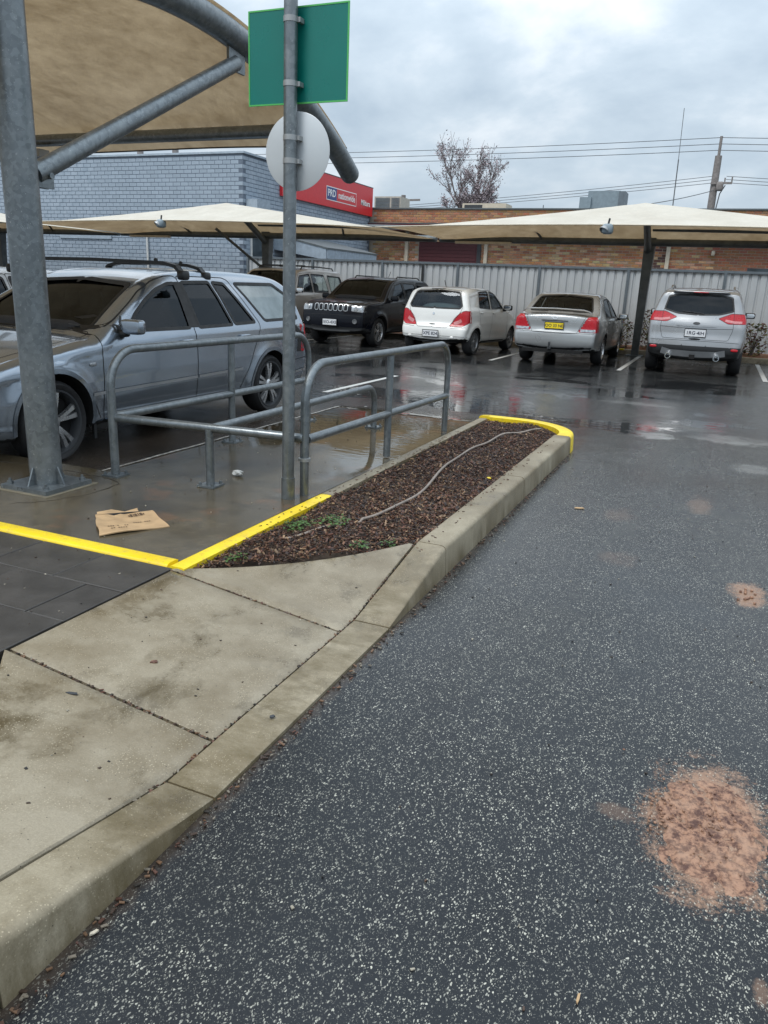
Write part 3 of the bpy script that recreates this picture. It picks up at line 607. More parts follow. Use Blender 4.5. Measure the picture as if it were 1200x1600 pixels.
# ------------------------------------------------------------------ far shade tents
def tent(X0, label):
    t = thing('shade_tent', (X0, 20.7, 0), label, 'shade canopy', 'cream shade canopies over the far parking bays')
    # tapered column
    P = []
    for z, a in ((0, .17), (.6, .18), (2.0, .22), (2.5, .25), (2.86, .27)):
        P.append([(X0+i*a/2+(a-.17)*.3, 20.7+j*a/2, z) for i, j in ((-1, -1), (1, -1), (1, 1), (-1, 1), (-1, -1))])
    MB().grid(P).build('column', 'painted_steel', t, smooth=False)
    MB().box((X0-.2, 20.5, -.01), (X0+.2, 20.9, .02)).build('base_plate', 'painted_steel', t, smooth=False)
    MB().tube([(X0-5.4, 20.62, 2.72), (X0+5.4, 20.62, 2.72)], .085, 14).build('purlin', 'painted_steel', t, smooth=50)
    MB().tube([(X0+.1, 20.1, 3.0), (X0+5.3, 20.1, 2.95)], .06, 10).build('purlin', 'painted_steel', t, smooth=50)
    MB().tube([(X0, 20.7, 2.5), (X0, 19.6, 3.05), (X0, 18.7, 3.27)], [.09, .08, .06], 12).build('rafter', 'painted_steel', t, smooth=50)
    for sx in (-1, 1):
        MB().tube([(X0+sx*2.6, 20.62, 2.72), (X0+sx*2.75, 20.2, 2.98)], .03, 8).build('strut', 'painted_steel', t, smooth=50)
    if X0 < -5: MB().tube([(X0-.02, 20.62, 1.75), (X0-1.25, 19.9, 2.85)], .04, 10).build('knee_brace', 'painted_steel', t, smooth=50)
    P = []; nx, ny = 48, 30
    for i in range(nx+1):
        a = -1+2*i/nx; row = []
        for j in range(ny+1):
            b = -1+2*j/ny; pin = 1-.05*(1-a*a)*0
            q = max(abs(a), abs(b)); q = (abs(a)**5+abs(b)**5)**.2; q = min(1, q)
            h = (1-q); zc_ = 2.72+.70*h**1.08+.02*math.sin(3*a)*(1-abs(b))
            ez = .06*(1-a*a)**2*max(0, -b)**6
            row.append((X0+a*5.40*(1-.03*(1-b*b)*abs(a)**8), 18.65+b*2.35*(1-.04*(1-a*a)*abs(b)**8), zc_+ez-.05*abs(a)**6*(abs(b)**6)))
        P.append(row)
    MB().grid(P).build('fabric', 'shade_cloth', t, smooth=1)
    MB().tube([Vector(r[0]) for r in P], .012, 6).build('edge_cable', 'cream_paint', t, smooth=1)
    fl = MB().rbox((X0-.42, 16.42, 2.70), (.22, .22, .20), .6, 8).build('floodlight', 'grey_metal', t, smooth=1)
    MB().lathe([(.095, 0), (.095, .03), (.02, .17), (.0, .18)], (X0-.48, 16.34, 2.66), (.35, .55, .75), 16).build('lamp_hood', 'clamp_grey', fl, smooth=50)
    MB().tube([(X0-.42, 16.42, 2.78), (X0-.40, 16.42, 2.90)], .02, 8).build('bracket', 'dark_metal', fl)
    MB().box((X0-4.9, 20.40, 2.60), (X0-3.4, 20.55, 2.66)).build('batten_light', 'cream_paint', t, smooth=False)
    return t
tent(-1.93, 'cream pyramid shade canopy over the silver cars'); tent(-12.83, 'cream pyramid shade canopy in front of the grey brick wall'); tent(-23.73, 'cream shade canopy end beyond the near column')

# ------------------------------------------------------------------ cars
def surfnets(F, org, h):
    S = F < 0; nx, ny, nz_ = F.shape
    sl = lambda A, c: A[c[0]:nx-1+c[0], c[1]:ny-1+c[1], c[2]:nz_-1+c[2]]
    cs = [(i, j, k) for i in (0, 1) for j in (0, 1) for k in (0, 1)]
    cnt = sum(sl(S, c).astype(np.int8) for c in cs); act = (cnt > 0) & (cnt < 8); I = np.argwhere(act)
    idx = -np.ones(act.shape, np.int64); idx[act] = np.arange(len(I))
    acc = np.zeros((len(I), 3)); num = np.zeros(len(I))
    for a in cs:
        for ax in range(3):
            if a[ax]: continue
            b = list(a); b[ax] = 1
            f0 = F[I[:, 0]+a[0], I[:, 1]+a[1], I[:, 2]+a[2]]; f1 = F[I[:, 0]+b[0], I[:, 1]+b[1], I[:, 2]+b[2]]; cr_ = (f0 < 0) != (f1 < 0)
            t = np.where(cr_, f0/np.where(cr_, f0-f1, 1), 0); p = np.tile(np.array(a, float), (len(I), 1)); p[:, ax] += t; acc[cr_] += p[cr_]; num += cr_
    V = np.array(org)+(I+acc/num[:, None])*h
    Q = []
    for ax in range(3):
        u, v = (ax+1) % 3, (ax+2) % 3; s0 = [slice(None)]*3; s1 = [slice(None)]*3; s0[ax] = slice(0, -1); s1[ax] = slice(1, None)
        A = S[tuple(s0)]; B = S[tuple(s1)]; E = np.argwhere(A != B); E = E[(E[:, u] > 0) & (E[:, v] > 0) & (E[:, u] < F.shape[u]-1) & (E[:, v] < F.shape[v]-1)]
        ins = A[E[:, 0], E[:, 1], E[:, 2]]; q = []
        for du, dv in ((-1, -1), (0, -1), (0, 0), (-1, 0)):
            c = E.copy(); c[:, u] += du; c[:, v] += dv; q.append(idx[c[:, 0], c[:, 1], c[:, 2]])
        q = np.stack(q, 1); q[~ins] = q[~ins][:, ::-1]; Q.append(q)
    return V, np.concatenate(Q)
def polysdf(P, poly):
    a = np.asarray(poly, float); b = np.roll(a, -1, 0); d2 = np.full(P.shape[:-1], 1e9); ins = np.zeros(P.shape[:-1], bool); x, y = P[..., 0], P[..., 1]
    for (ax, ay_), (bx, by) in zip(a, b):
        ex, ey = bx-ax, by-ay_; t = np.clip(((x-ax)*ex+(y-ay_)*ey)/(ex*ex+ey*ey+1e-12), 0, 1); d2 = np.minimum(d2, (x-ax-t*ex)**2+(y-ay_-t*ey)**2)
        if by != ay_: ins ^= ((ay_ > y) != (by > y)) & (x < (bx-ax)*(y-ay_)/(by-ay_)+ax)
    return np.where(ins, -1, 1)*np.sqrt(d2)
def nearest(P, poly):
    a = np.asarray(poly, float); b = np.roll(a, -1, 0); best = np.full(len(P), 1e9); out_ = P.copy()
    for p, q in zip(a, b):
        e_ = q-p; t = np.clip(((P-p)@e_)/(e_@e_+1e-12), 0, 1); c = p+t[:, None]*e_; d_ = ((P-c)**2).sum(1); m_ = d_ < best; best[m_] = d_[m_]; out_[m_] = c[m_]
    return out_, np.sqrt(best)
def rounded(poly, r=.03, n=4):
    """round a polygon's corners"""
    P = [np.array(p, float) for p in poly]; o = []; N_ = len(P)
    for i in range(N_):
        p, a, b = P[i], P[i-1], P[(i+1) % N_]; la, lb = np.linalg.norm(a-p), np.linalg.norm(b-p); q = min(r, .4*la, .4*lb); s, e_ = p+(a-p)/la*q, p+(b-p)/lb*q
        for k in range(n+1):
            t = k/n; o.append(tuple((1-t)**2*s+2*t*(1-t)*p+t*t*e_))
    return o
class Car:
    def __init__(s, sp):
        s.sp = sp; s.W = sp['width']/2; wb = sp['wb']; s.ya = wb/2
        prof = [tuple(p) for p in spline([(a, b, 0) for a, b in sp['profile']], 4, True)]; s.prof = [(p[0], p[1]) for p in prof]
        ys = [p[0] for p in sp['profile']]; zs_ = [p[1] for p in sp['profile']]; s.y0, s.y1, s.zt = min(ys), max(ys), max(zs_)
        s.gh = .012; s.ga = np.arange(s.y0-.15, s.y1+.15, s.gh); s.gz = np.arange(0, s.zt+.15, s.gh)
        Y, Z = np.meshgrid(s.ga, s.gz, indexing='ij'); S = polysdf(np.stack([Y, Z], -1), s.prof)
        zb = np.interp(Y, *zip(*sp['belt'])); u = Z-zb; tum = sp.get('tumble', .42); W = s.W
        q = np.interp(u, [-.9, -.62, -.45, -.30, -.12, -.03, .0, .05, .3, .7], [-.11, -.035, -.012, 0, -.004, -.016, -.028, -.05, -.05-.25*tum*.85, -.05-.65*tum])
        wd = W+q; of, orr = s.y1-s.ya, -s.ya-s.y0
        fr = np.clip((Y-s.ya*.75)/(s.y1-s.ya*.75), 0, 1); rr = np.clip((-s.ya*.75-Y)/(-s.ya*.75-s.y0), 0, 1)
        wd = wd*(1-sp.get('taper_f', .10)*fr**2.2-sp.get('taper_r', .06)*rr**2.2)
        fl = sp.get('flare', .015)
        for yw in (s.ya, -s.ya):
            r_ = np.hypot(Y-yw, Z-sp['wr']); wd = wd+fl*np.exp(-((r_-sp['arch']-.02)/.07)**2)*(Z < zb-.08)
        Cc = .045+(.13-.045)*np.clip(1-(s.y1-Y)/.5, 0, 1)+(sp.get('rear_curve', .11)-.045)*np.clip(1-(Y-s.y0)/.45, 0, 1)
        k_ = np.full(Y.shape, sp.get('k', .10)); s.tab = np.stack([S, wd, Cc], -1)
    def look(s, y, z):
        a = np.clip((y-s.ga[0])/s.gh, 0, len(s.ga)-1.001); b = np.clip((z-s.gz[0])/s.gh, 0, len(s.gz)-1.001); i = a.astype(int); j = b.astype(int); u = (a-i)[..., None]; v = (b-j)[..., None]; t = s.tab
        r = t[i, j]*(1-u)*(1-v)+t[i+1, j]*u*(1-v)+t[i, j+1]*(1-u)*v+t[i+1, j+1]*u*v; return r[..., 0], r[..., 1], r[..., 2]
    def F(s, x, y, z, arch=True):
        S, wd, Cc = s.look(y, z); sp = s.sp; X = np.abs(x); a = S+Cc*(x/s.W)**2; b = X-wd; k = sp.get('k', .10); h = np.clip(.5+.5*(a-b)/k, 0, 1); f = b+(a-b)*h+k*h*(1-h)*.5
        if arch:
            for yw in (s.ya, -s.ya):
                f = np.maximum(f, -np.maximum(np.hypot(y-yw, z-sp['wr']-.01)-sp['arch'], (s.W-.30)-X))
        return f
    def grad(s, P, e=.004, arch=True):
        g_ = np.zeros_like(P)
        for i in range(3):
            d_ = np.zeros(3); d_[i] = e; A, B = P+d_, P-d_; g_[:, i] = (s.F(A[:, 0], A[:, 1], A[:, 2], arch)-s.F(B[:, 0], B[:, 1], B[:, 2], arch))/(2*e)
        return g_
    def solve(s, kind, P2, sx=1):
        """first body surface met along the projection axis for 2-D points"""
        P2 = np.asarray(P2, float); n = len(P2); t = np.linspace(0, 1, 90)
        if kind == 'S': A = np.stack([np.full(n, sx*(s.W+.15)), P2[:, 0], P2[:, 1]], 1); B = A.copy(); B[:, 0] = 0
        elif kind in 'FR':
            A = np.stack([P2[:, 0], np.full(n, s.y1+.12 if kind == 'F' else s.y0-.12), P2[:, 1]], 1); B = A.copy(); B[:, 1] = 0.
        else: A = np.stack([P2[:, 0], P2[:, 1], np.full(n, s.zt+.12)], 1); B = A.copy(); B[:, 2] = .3
        Q = A[:, None]+(B-A)[:, None]*t[None, :, None]; f = s.F(Q[..., 0], Q[..., 1], Q[..., 2], False); i = np.argmax(f < 0, 1); i = np.clip(i, 1, 89); r = np.arange(n)
        lo, hi = t[i-1], t[i]
        for _ in range(9):
            m_ = (lo+hi)/2; q = A+(B-A)*m_[:, None]; g_ = s.F(q[:, 0], q[:, 1], q[:, 2], False) < 0; hi = np.where(g_, m_, hi); lo = np.where(g_, lo, m_)
        s.hit = (f < 0).any(1); q = A+(B-A)*((lo+hi)/2)[:, None]; return q
    def normal(s, P):
        g_ = s.grad(P, arch=False); return g_/(np.linalg.norm(g_, axis=1, keepdims=True)+1e-9)
    def on(s, kind, a, b, lift=.003, sx=1):
        q = s.solve(kind, [(a, b)], sx); return Vector((q+s.normal(q)*lift)[0])
    def ribbon(s, kind, poly, wi, wo, lift, sx=1, closed=True, step=.035):
        P = [np.array(p, float) for p in poly]; 
        if closed: P = P+[P[0]]
        o = []
        for a, b in zip(P[:-1], P[1:]):
            m_ = max(1, int(np.linalg.norm(b-a)/step)); o += [a+(b-a)*k/m_ for k in range(m_)]
        if not closed: o.append(P[-1])
        o = np.array(o); t = (np.roll(o, -1, 0)-np.roll(o, 1, 0)) if closed else np.gradient(o, axis=0); t /= np.linalg.norm(t, axis=1, keepdims=True)+1e-9; nr = np.stack([-t[:, 1], t[:, 0]], 1)
        rows = []; hit = np.ones(len(o), bool)
        for q in (o-nr*wi, o+nr*wo):
            p = s.solve(kind, q, sx); hit &= s.hit; rows.append(p+s.normal(p)*lift)
        n = len(o); m_ = MB(); m_.v = [tuple(p) for p in rows[0]]+[tuple(p) for p in rows[1]]; far = lambda i, j: max(np.linalg.norm(r_[i]-r_[j]) for r_ in rows) > .16
        m_.f = [(i, (i+1) % n, n+(i+1) % n, n+i) for i in range(n if closed else n-1) if hit[i] and hit[(i+1) % n] and not far(i, (i+1) % n)]; return m_
    def area(s, poly):
        return .5*sum(a[0]*b[1]-b[0]*a[1] for a, b in zip(poly, poly[1:]+poly[:1]))

def build_car(sp, loc, rotz, label, paintm, cell=.03):
    c = Car(sp); root = thing('parked_car', loc, label, 'car', None, rotz, world=False); h = cell
    nx = int((c.W+.08)/h)+1; xs = (np.arange(-nx, nx)+.5)*h; ys = np.arange(c.y0-.08, c.y1+.08, h); zs_ = np.arange(.08, c.zt+.08, h)
    Y, Z = np.meshgrid(ys, zs_, indexing='ij'); S, wd, Cc = c.look(Y, Z); X = np.abs(xs)[:, None, None]; a = S+Cc*(X/c.W)**2; b = X-wd; k = sp.get('k', .10); q = np.clip(.5+.5*(a-b)/k, 0, 1); F = b+(a-b)*q+k*q*(1-q)*.5
    for yw in (c.ya, -c.ya): F = np.maximum(F, -np.maximum(np.hypot(Y-yw, Z-sp['wr']-.01)[None]-sp['arch'], (c.W-.30)-X))
    V, Q = surfnets(F, (xs[0], ys[0], zs_[0]), h)
    for _ in range(2):
        g_ = c.grad(V); f = c.F(V[:, 0], V[:, 1], V[:, 2]); n2 = (g_**2).sum(1)+1e-6; st = np.clip(f/n2, -.5*h, .5*h); V = V-g_*st[:, None]
    NR = c.normal(V)
    regs = []
    for r in sp['regions']:
        nm, kind, poly, mt = r[:4]; poly = rounded(poly, r[4] if len(r) > 4 else .03); regs.append((nm, kind, poly, mt, r[5] if len(r) > 5 else {}))
    def plane(kind, P): return P[:, [1, 2]] if kind == 'S' else (np.stack([np.abs(P[:, 0]), P[:, 2]], 1) if kind in 'FR' else np.stack([np.abs(P[:, 0]), P[:, 1]], 1))
    def ok(kind, P, Nn, op):
        if kind == 'S': return (np.abs(P[:, 0]) > .45*c.W) & (np.abs(Nn[:, 0]) > .25)
        if kind == 'F': return (Nn[:, 1] > .12) & (P[:, 1] > c.y1-op.get('deep', 9)) & (Nn[:, 2] > -.6)
        if kind == 'R': return (Nn[:, 1] < op.get('ny', -.10)) & (P[:, 1] < c.y0+op.get('deep', 9)) & (Nn[:, 2] > -.6)
        return Nn[:, 2] > .35
    for nm, kind, poly, mt, op in regs:
        P2 = plane(kind, V); sel = np.where(ok(kind, V, NR, op))[0]
        if not len(sel): continue
        cp_, ds = nearest(P2[sel], poly); m_ = ds < .6*h; ii = sel[m_]; cc = cp_[m_]; sgn = np.sign(V[ii, 0]); old = V[ii].copy()
        if kind == 'S': V[ii, 1], V[ii, 2] = cc[:, 0], cc[:, 1]; ax = 0
        elif kind in 'FR': V[ii, 0], V[ii, 2] = cc[:, 0]*sgn, cc[:, 1]; ax = 1
        else: V[ii, 0], V[ii, 1] = cc[:, 0]*sgn, cc[:, 1]; ax = 2
        for _ in range(3):
            p = V[ii]; g_ = c.grad(p)[:, ax]; f = c.F(p[:, 0], p[:, 1], p[:, 2]); st = np.where(np.abs(g_) > .2, f/np.where(np.abs(g_) > .2, g_, 1), 0); V[ii, ax] -= np.clip(st, -h, h)
        bad = np.abs(V[ii]-old).max(1) > 1.6*h; V[ii[bad]] = old[bad]
    NR = c.normal(V); fc = V[Q].mean(1); fn = NR[Q].mean(1); part = np.zeros(len(Q), int); names = [('body', paintm)]
    gn = np.cross(V[Q[:, 2]]-V[Q[:, 0]], V[Q[:, 3]]-V[Q[:, 1]]); gn /= np.linalg.norm(gn, axis=1, keepdims=True)+1e-12
    info = [None]
    for nm, kind, poly, mt, op in regs:
        m_ = (polysdf(plane(kind, fc), poly) < 0) & ok(kind, fc, fn, op) & (part == 0)
        for sx in ((0,) if op.get('one') else (-1, 1)):
            mm = m_ if sx == 0 else m_ & (np.sign(fc[:, 0]) == sx)
            if mm.sum(): names.append((nm, mt)); info.append((kind, poly, op, sx)); part[mm] = len(names)-1
    un = (gn[:, 2] < -.55) & (fc[:, 2] < .42); arch = np.zeros(len(Q), bool)
    for yw in (c.ya, -c.ya): arch |= (np.hypot(fc[:, 1]-yw, fc[:, 2]-sp['wr']-.01) < sp['arch']+.3*h) & (np.abs(fc[:, 0]) > c.W-.36)
    names.append(('underbody', 'underbody')); info.append(None); part[(un | arch)] = len(names)-1
    if 'lower' in sp:                                   # unpainted lower cladding
        names.append(('lower_cladding', 'black_plastic')); info.append(None); part[(part == 0) & (fc[:, 2] < np.interp(fc[:, 1], *zip(*sp['lower'])))] = len(names)-1
    objs = {}
    for pi, (nm, mt) in enumerate(names):
        fq = Q[part == pi]
        if not len(fq): continue
        u, inv = np.unique(fq, return_inverse=True); vv = V[u].copy(); nn = NR[u].copy()
        if mt.startswith('glass'): vv -= nn*.006
        if nm == 'underbody': nn = None
        me = bpy.data.meshes.new(nm); me.from_pydata(vv.tolist(), [], inv.reshape(-1, 4).tolist()); me.materials.append(MATS[mt if mt != 'PAINT' else paintm]); me.polygons.foreach_set('use_smooth', [True]*len(me.polygons))
        me.update()
        if nn is not None: me.normals_split_custom_set_from_vertices(nn.tolist())
        o = link(nm, me, root); objs[pi] = o
        inf = info[pi]
        if inf:
            kind, poly, op, sx = inf; full = poly if not op.get('one') else poly+[(-a, b) for a, b in poly[::-1]]
            if op.get('one'): # drop the seam along the centre line
                full = [p for p in poly if p[0] > 1e-3]; full = full+[(-a, b) for a, b in full[::-1]]
            sgn = 1 if c.area(full) > 0 else -1
            pp = full if sgn > 0 else full[::-1]
            if kind in 'FRT' and sx == -1: pp = [(-a, b) for a, b in pp][::-1]
            gap = 'glass' in mt
            wi, wo = (op.get('trim', .018), .012) if gap else (.0035, .0035)
            rb = c.ribbon(kind, pp, wo, wi, .0035 if gap else .002, sx if sx else 1)
            rb.build('window_trim' if gap else 'panel_gap', 'rubber', o, smooth=1)
    # cabin lining so that the glass has a dark inside, with seats and a dashboard
    zc_ = sp['belt'][0][1]; m_ = part == 0; ca = [(p[0], p[1]) for p in sp['profile'] if p[1] > zc_+.12]; cy0, cy1 = min(p[0] for p in ca), max(p[0] for p in ca)
    sel = (part == 0) & (fc[:, 2] > zc_-.15) & (fc[:, 1] > cy0-.3) & (fc[:, 1] < cy1+.3) & (arch == False)
    u, inv = np.unique(Q[sel], return_inverse=True); me = bpy.data.meshes.new('cabin_lining'); me.from_pydata((V[u]-NR[u]*.022).tolist(), [], inv.reshape(-1, 4).tolist()); me.materials.append(MATS['cabin']); me.update(); lin = link('cabin_lining', me, root)
    zs0 = sp.get('seat_z', .30); MB().box((-c.W+.12, cy0+.1, zs0-.06), (c.W-.12, cy1+.1, zs0)).build('cabin_floor', 'cabin', root, smooth=False)
    for x in (-.36, .36):
        for y in sp.get('seats', (.25, -.65)):
            st = MB(); st.rbox((x, y, zs0+.2), (.50, .52, .22), .5, 6); st.rbox((x, y-.27, zs0+.52), (.48, .16, .62), .5, 6); st.rbox((x, y-.30, zs0+.90), (.26, .11, .19), .6, 6); st.build('seat', 'seat_cloth', root, smooth=1)
    ds = MB(); ds.rbox((0, sp.get('dash', .85), zc_-.06), (1.35, .5, .28), .5, 6); ds.build('dashboard', 'cabin', root, smooth=1)
    sw = MB(); sw.tube([(.36+.18*math.cos(q), sp.get('dash', .85)-.30+.05*math.sin(q), zc_-.03+.17*math.sin(q)) for q in np.linspace(0, 6.283, 20)], .015, 6); sw.build('steering_wheel', 'cabin', root, smooth=1)
    # wheels
    wr, rr, ww = sp['wr'], sp.get('rim', sp['wr']*.66), sp.get('tyre_w', .215)
    ty = MB(); pr = [(rr-.005, -ww/2+.02), (rr+.012, -ww/2+.004), (wr*.90, -ww/2-.004), (wr-.018, -ww/2+.012), (wr-.002, -ww/2+.04), (wr, 0), (wr-.002, ww/2-.04), (wr-.018, ww/2-.012), (wr*.90, ww/2+.004), (rr+.012, ww/2-.004), (rr-.005, ww/2-.02)]
    ty.lathe(pr, axis=(1, 0, 0), n=40); tym = ty.mesh('tyre', 'tyre', 40)
    br_ = MB(); rm = MB(); br_.lathe([(rr+.004, ww/2-.014), (rr+.002, ww/2-.004), (rr-.012, ww/2-.006), (rr-.022, ww/2-.03), (rr-.03, -.03)], axis=(1, 0, 0), n=40)
    rm.lathe([(0, ww/2-.012), (.035, ww/2-.014), (.055, ww/2-.03), (.06, 0.0)], axis=(1, 0, 0), n=24)
    ns, two, sw_ = sp.get('spokes', (5, True, .042)); u0, v0 = Vector((0, 1, 0)), Vector((0, 0, 1))
    for i in range(ns):
        for q in ((-.16, .16) if two else (0,)):
            a0 = 2*math.pi*i/ns+.3; r0 = u0*math.cos(a0)+v0*math.sin(a0); r1 = u0*math.cos(a0+q)+v0*math.sin(a0+q); A = r0*.03+Vector((ww/2-.03, 0, 0)); B = r1*(rr-.012)+Vector((ww/2-.026, 0, 0)); tn = (B-A).normalized(); sd = tn.cross(Vector((1, 0, 0))).normalized(); vs_ = []
            for p, k_ in ((A, .75), (A.lerp(B, .6)+Vector((.010, 0, 0)), .85), (B, 1.15)): vs_ += [p-sd*sw_/2*k_+Vector((-.03, 0, 0)), p-sd*sw_/2*k_*.8, p+sd*sw_/2*k_*.8, p+sd*sw_/2*k_+Vector((-.03, 0, 0))]
            rm.add(vs_, [(0, 4, 5, 1), (1, 5, 6, 2), (2, 6, 7, 3), (4, 8, 9, 5), (5, 9, 10, 6), (6, 10, 11, 7)])
    rmm = rm.mesh('spokes', sp.get('rim_mat', 'alloy'), 35); brm = br_.mesh('rim', sp.get('barrel_mat', sp.get('rim_mat', 'alloy')), 35); bk = MB().lathe([(0, .02), (rr-.03, .02), (rr-.03, -.05)], axis=(1, 0, 0), n=24).mesh('brake_disc', 'underbody', 35)
    for sx in (-1, 1):
        for yw in (c.ya, -c.ya):
            wl = thing('wheel', (sx*(c.W-ww/2-.015), yw, wr), world=False); wl.parent = root
            if sx < 0: wl.rotation_euler = (0, 0, math.pi)
            for nm, me in (('tyre', tym), ('rim', brm), ('spokes', rmm), ('brake_disc', bk)): link(nm, me, wl)
    for yw in (c.ya, -c.ya):                              # wheel-arch lips
        for sx in (-1, 1):
            ra = sp['arch']+.012; a0_ = math.asin(max(-1, (sp.get('lip', .27)-sp['wr']-.01)/ra)); c.ribbon('S', [(yw+ra*math.cos(q), sp['wr']+.01+ra*math.sin(q)) for q in np.linspace(a0_, math.pi-a0_, 26)], .016, .018, .005, sx, False).build('arch_lip', sp.get('lip_mat', paintm), root, smooth=1)
    # door mirrors
    my, mz = sp.get('mirror', (.70, 1.02))
    for sx in (-1, 1):
        q = c.on('S', my, mz-.04, 0, sx); m_ = MB(); m_.rbox((q.x+sx*.13, my-.015, mz), (.215, .095, .125), .42, 12); mo = m_.build('door_mirror', sp.get('mirror_mat', paintm), root, smooth=1)
        MB().rbox((q.x+sx*.02, my-.01, mz-.06), (.12, .09, .06), .6, 8).build('mirror_foot', 'black_plastic', mo, smooth=1)
        MB().rbox((q.x+sx*.13, my-.062, mz), (.18, .012, .10), .5, 8).build('mirror_glass', 'chrome', mo, smooth=1)
    # door handles
    for y, z in sp.get('handles', ()):
        for sx in (-1, 1):
            q = c.on('S', y, z, .020, sx); MB().rbox(q, (.03, .19, .032), .6, 8).build('door_handle', sp.get('handle_mat', paintm), root, smooth=1)
    for kind, line, closed in sp.get('gaps', ()):
        for sx in ((-1, 1) if kind in 'ST' else (1,)):
            pp = [(-a, b) for a, b in line] if (kind == 'T' and sx < 0) else line
            c.ribbon(kind, pp, .0035, .0035, .002, sx, closed).build('panel_gap', 'rubber', root, smooth=1)
    for y0, z0, y1, z1, wd_, mt in sp.get('mould', ()):
        for sx in (-1, 1): c.ribbon('S', [(y0, z0), ((y0+y1)/2, (z0+z1)/2), (y1, z1)], wd_/2, wd_/2, .010, sx, False).build('side_moulding', mt, root, smooth=1)
    return c, root
def plate(c, root, kind, z, txt, mat='plate_white', wd=.372, ht=.135, size=.105, x=0, dy=0):
    q = c.on(kind, x, z, .012); s_ = 1 if kind == 'F' else -1; y = q.y+s_*(.012+dy)
    p = MB().box((x-wd/2, y-.006, z-ht/2), (x+wd/2, y+.006, z+ht/2)).build('number_plate', mat, root, smooth=False)
    fr = MB()
    for lo, hi in (((x-wd/2-.012, y-.009, z-ht/2-.012), (x+wd/2+.012, y+.003, z-ht/2-.0005)), ((x-wd/2-.012, y-.009, z+ht/2+.0005), (x+wd/2+.012, y+.003, z+ht/2+.012)), ((x-wd/2-.012, y-.009, z-ht/2), (x-wd/2-.0005, y+.003, z+ht/2)), ((x+wd/2+.0005, y-.009, z-ht/2), (x+wd/2+.012, y+.003, z+ht/2))): fr.box(lo, hi)
    fr.build('plate_frame', 'black_plastic', p, smooth=False)
    o = link('plate_lettering', text_mesh(txt, size, 'plate_ink', .0012, offset=.001), p); o.location = (x, y+s_*.0078, z-.004); o.rotation_euler = (math.pi/2, 0, math.pi if s_ > 0 else 0)
    return p
def oval(c, root, kind, z, a, b, mt, name='badge', x=0, lift=.006):
    q = c.on(kind, x, z, lift); n = Vector(c.normal(np.array([list(q)]))[0]); m_ = MB(); P = [(math.cos(t)*a, math.sin(t)*b) for t in np.linspace(0, 2*math.pi, 28, endpoint=False)]
    u = Vector((1, 0, 0)); v = n.cross(u); v.normalize()
    if v.z < 0: v = -v
    m_.prism(P, lambda p: q+u*p[0]+v*p[1]-n*.006, lambda p: q+u*p[0]*.94+v*p[1]*.94+n*.004); return m_.build(name, mt, root, smooth=30)

def one(**k): return dict(one=True, **k)
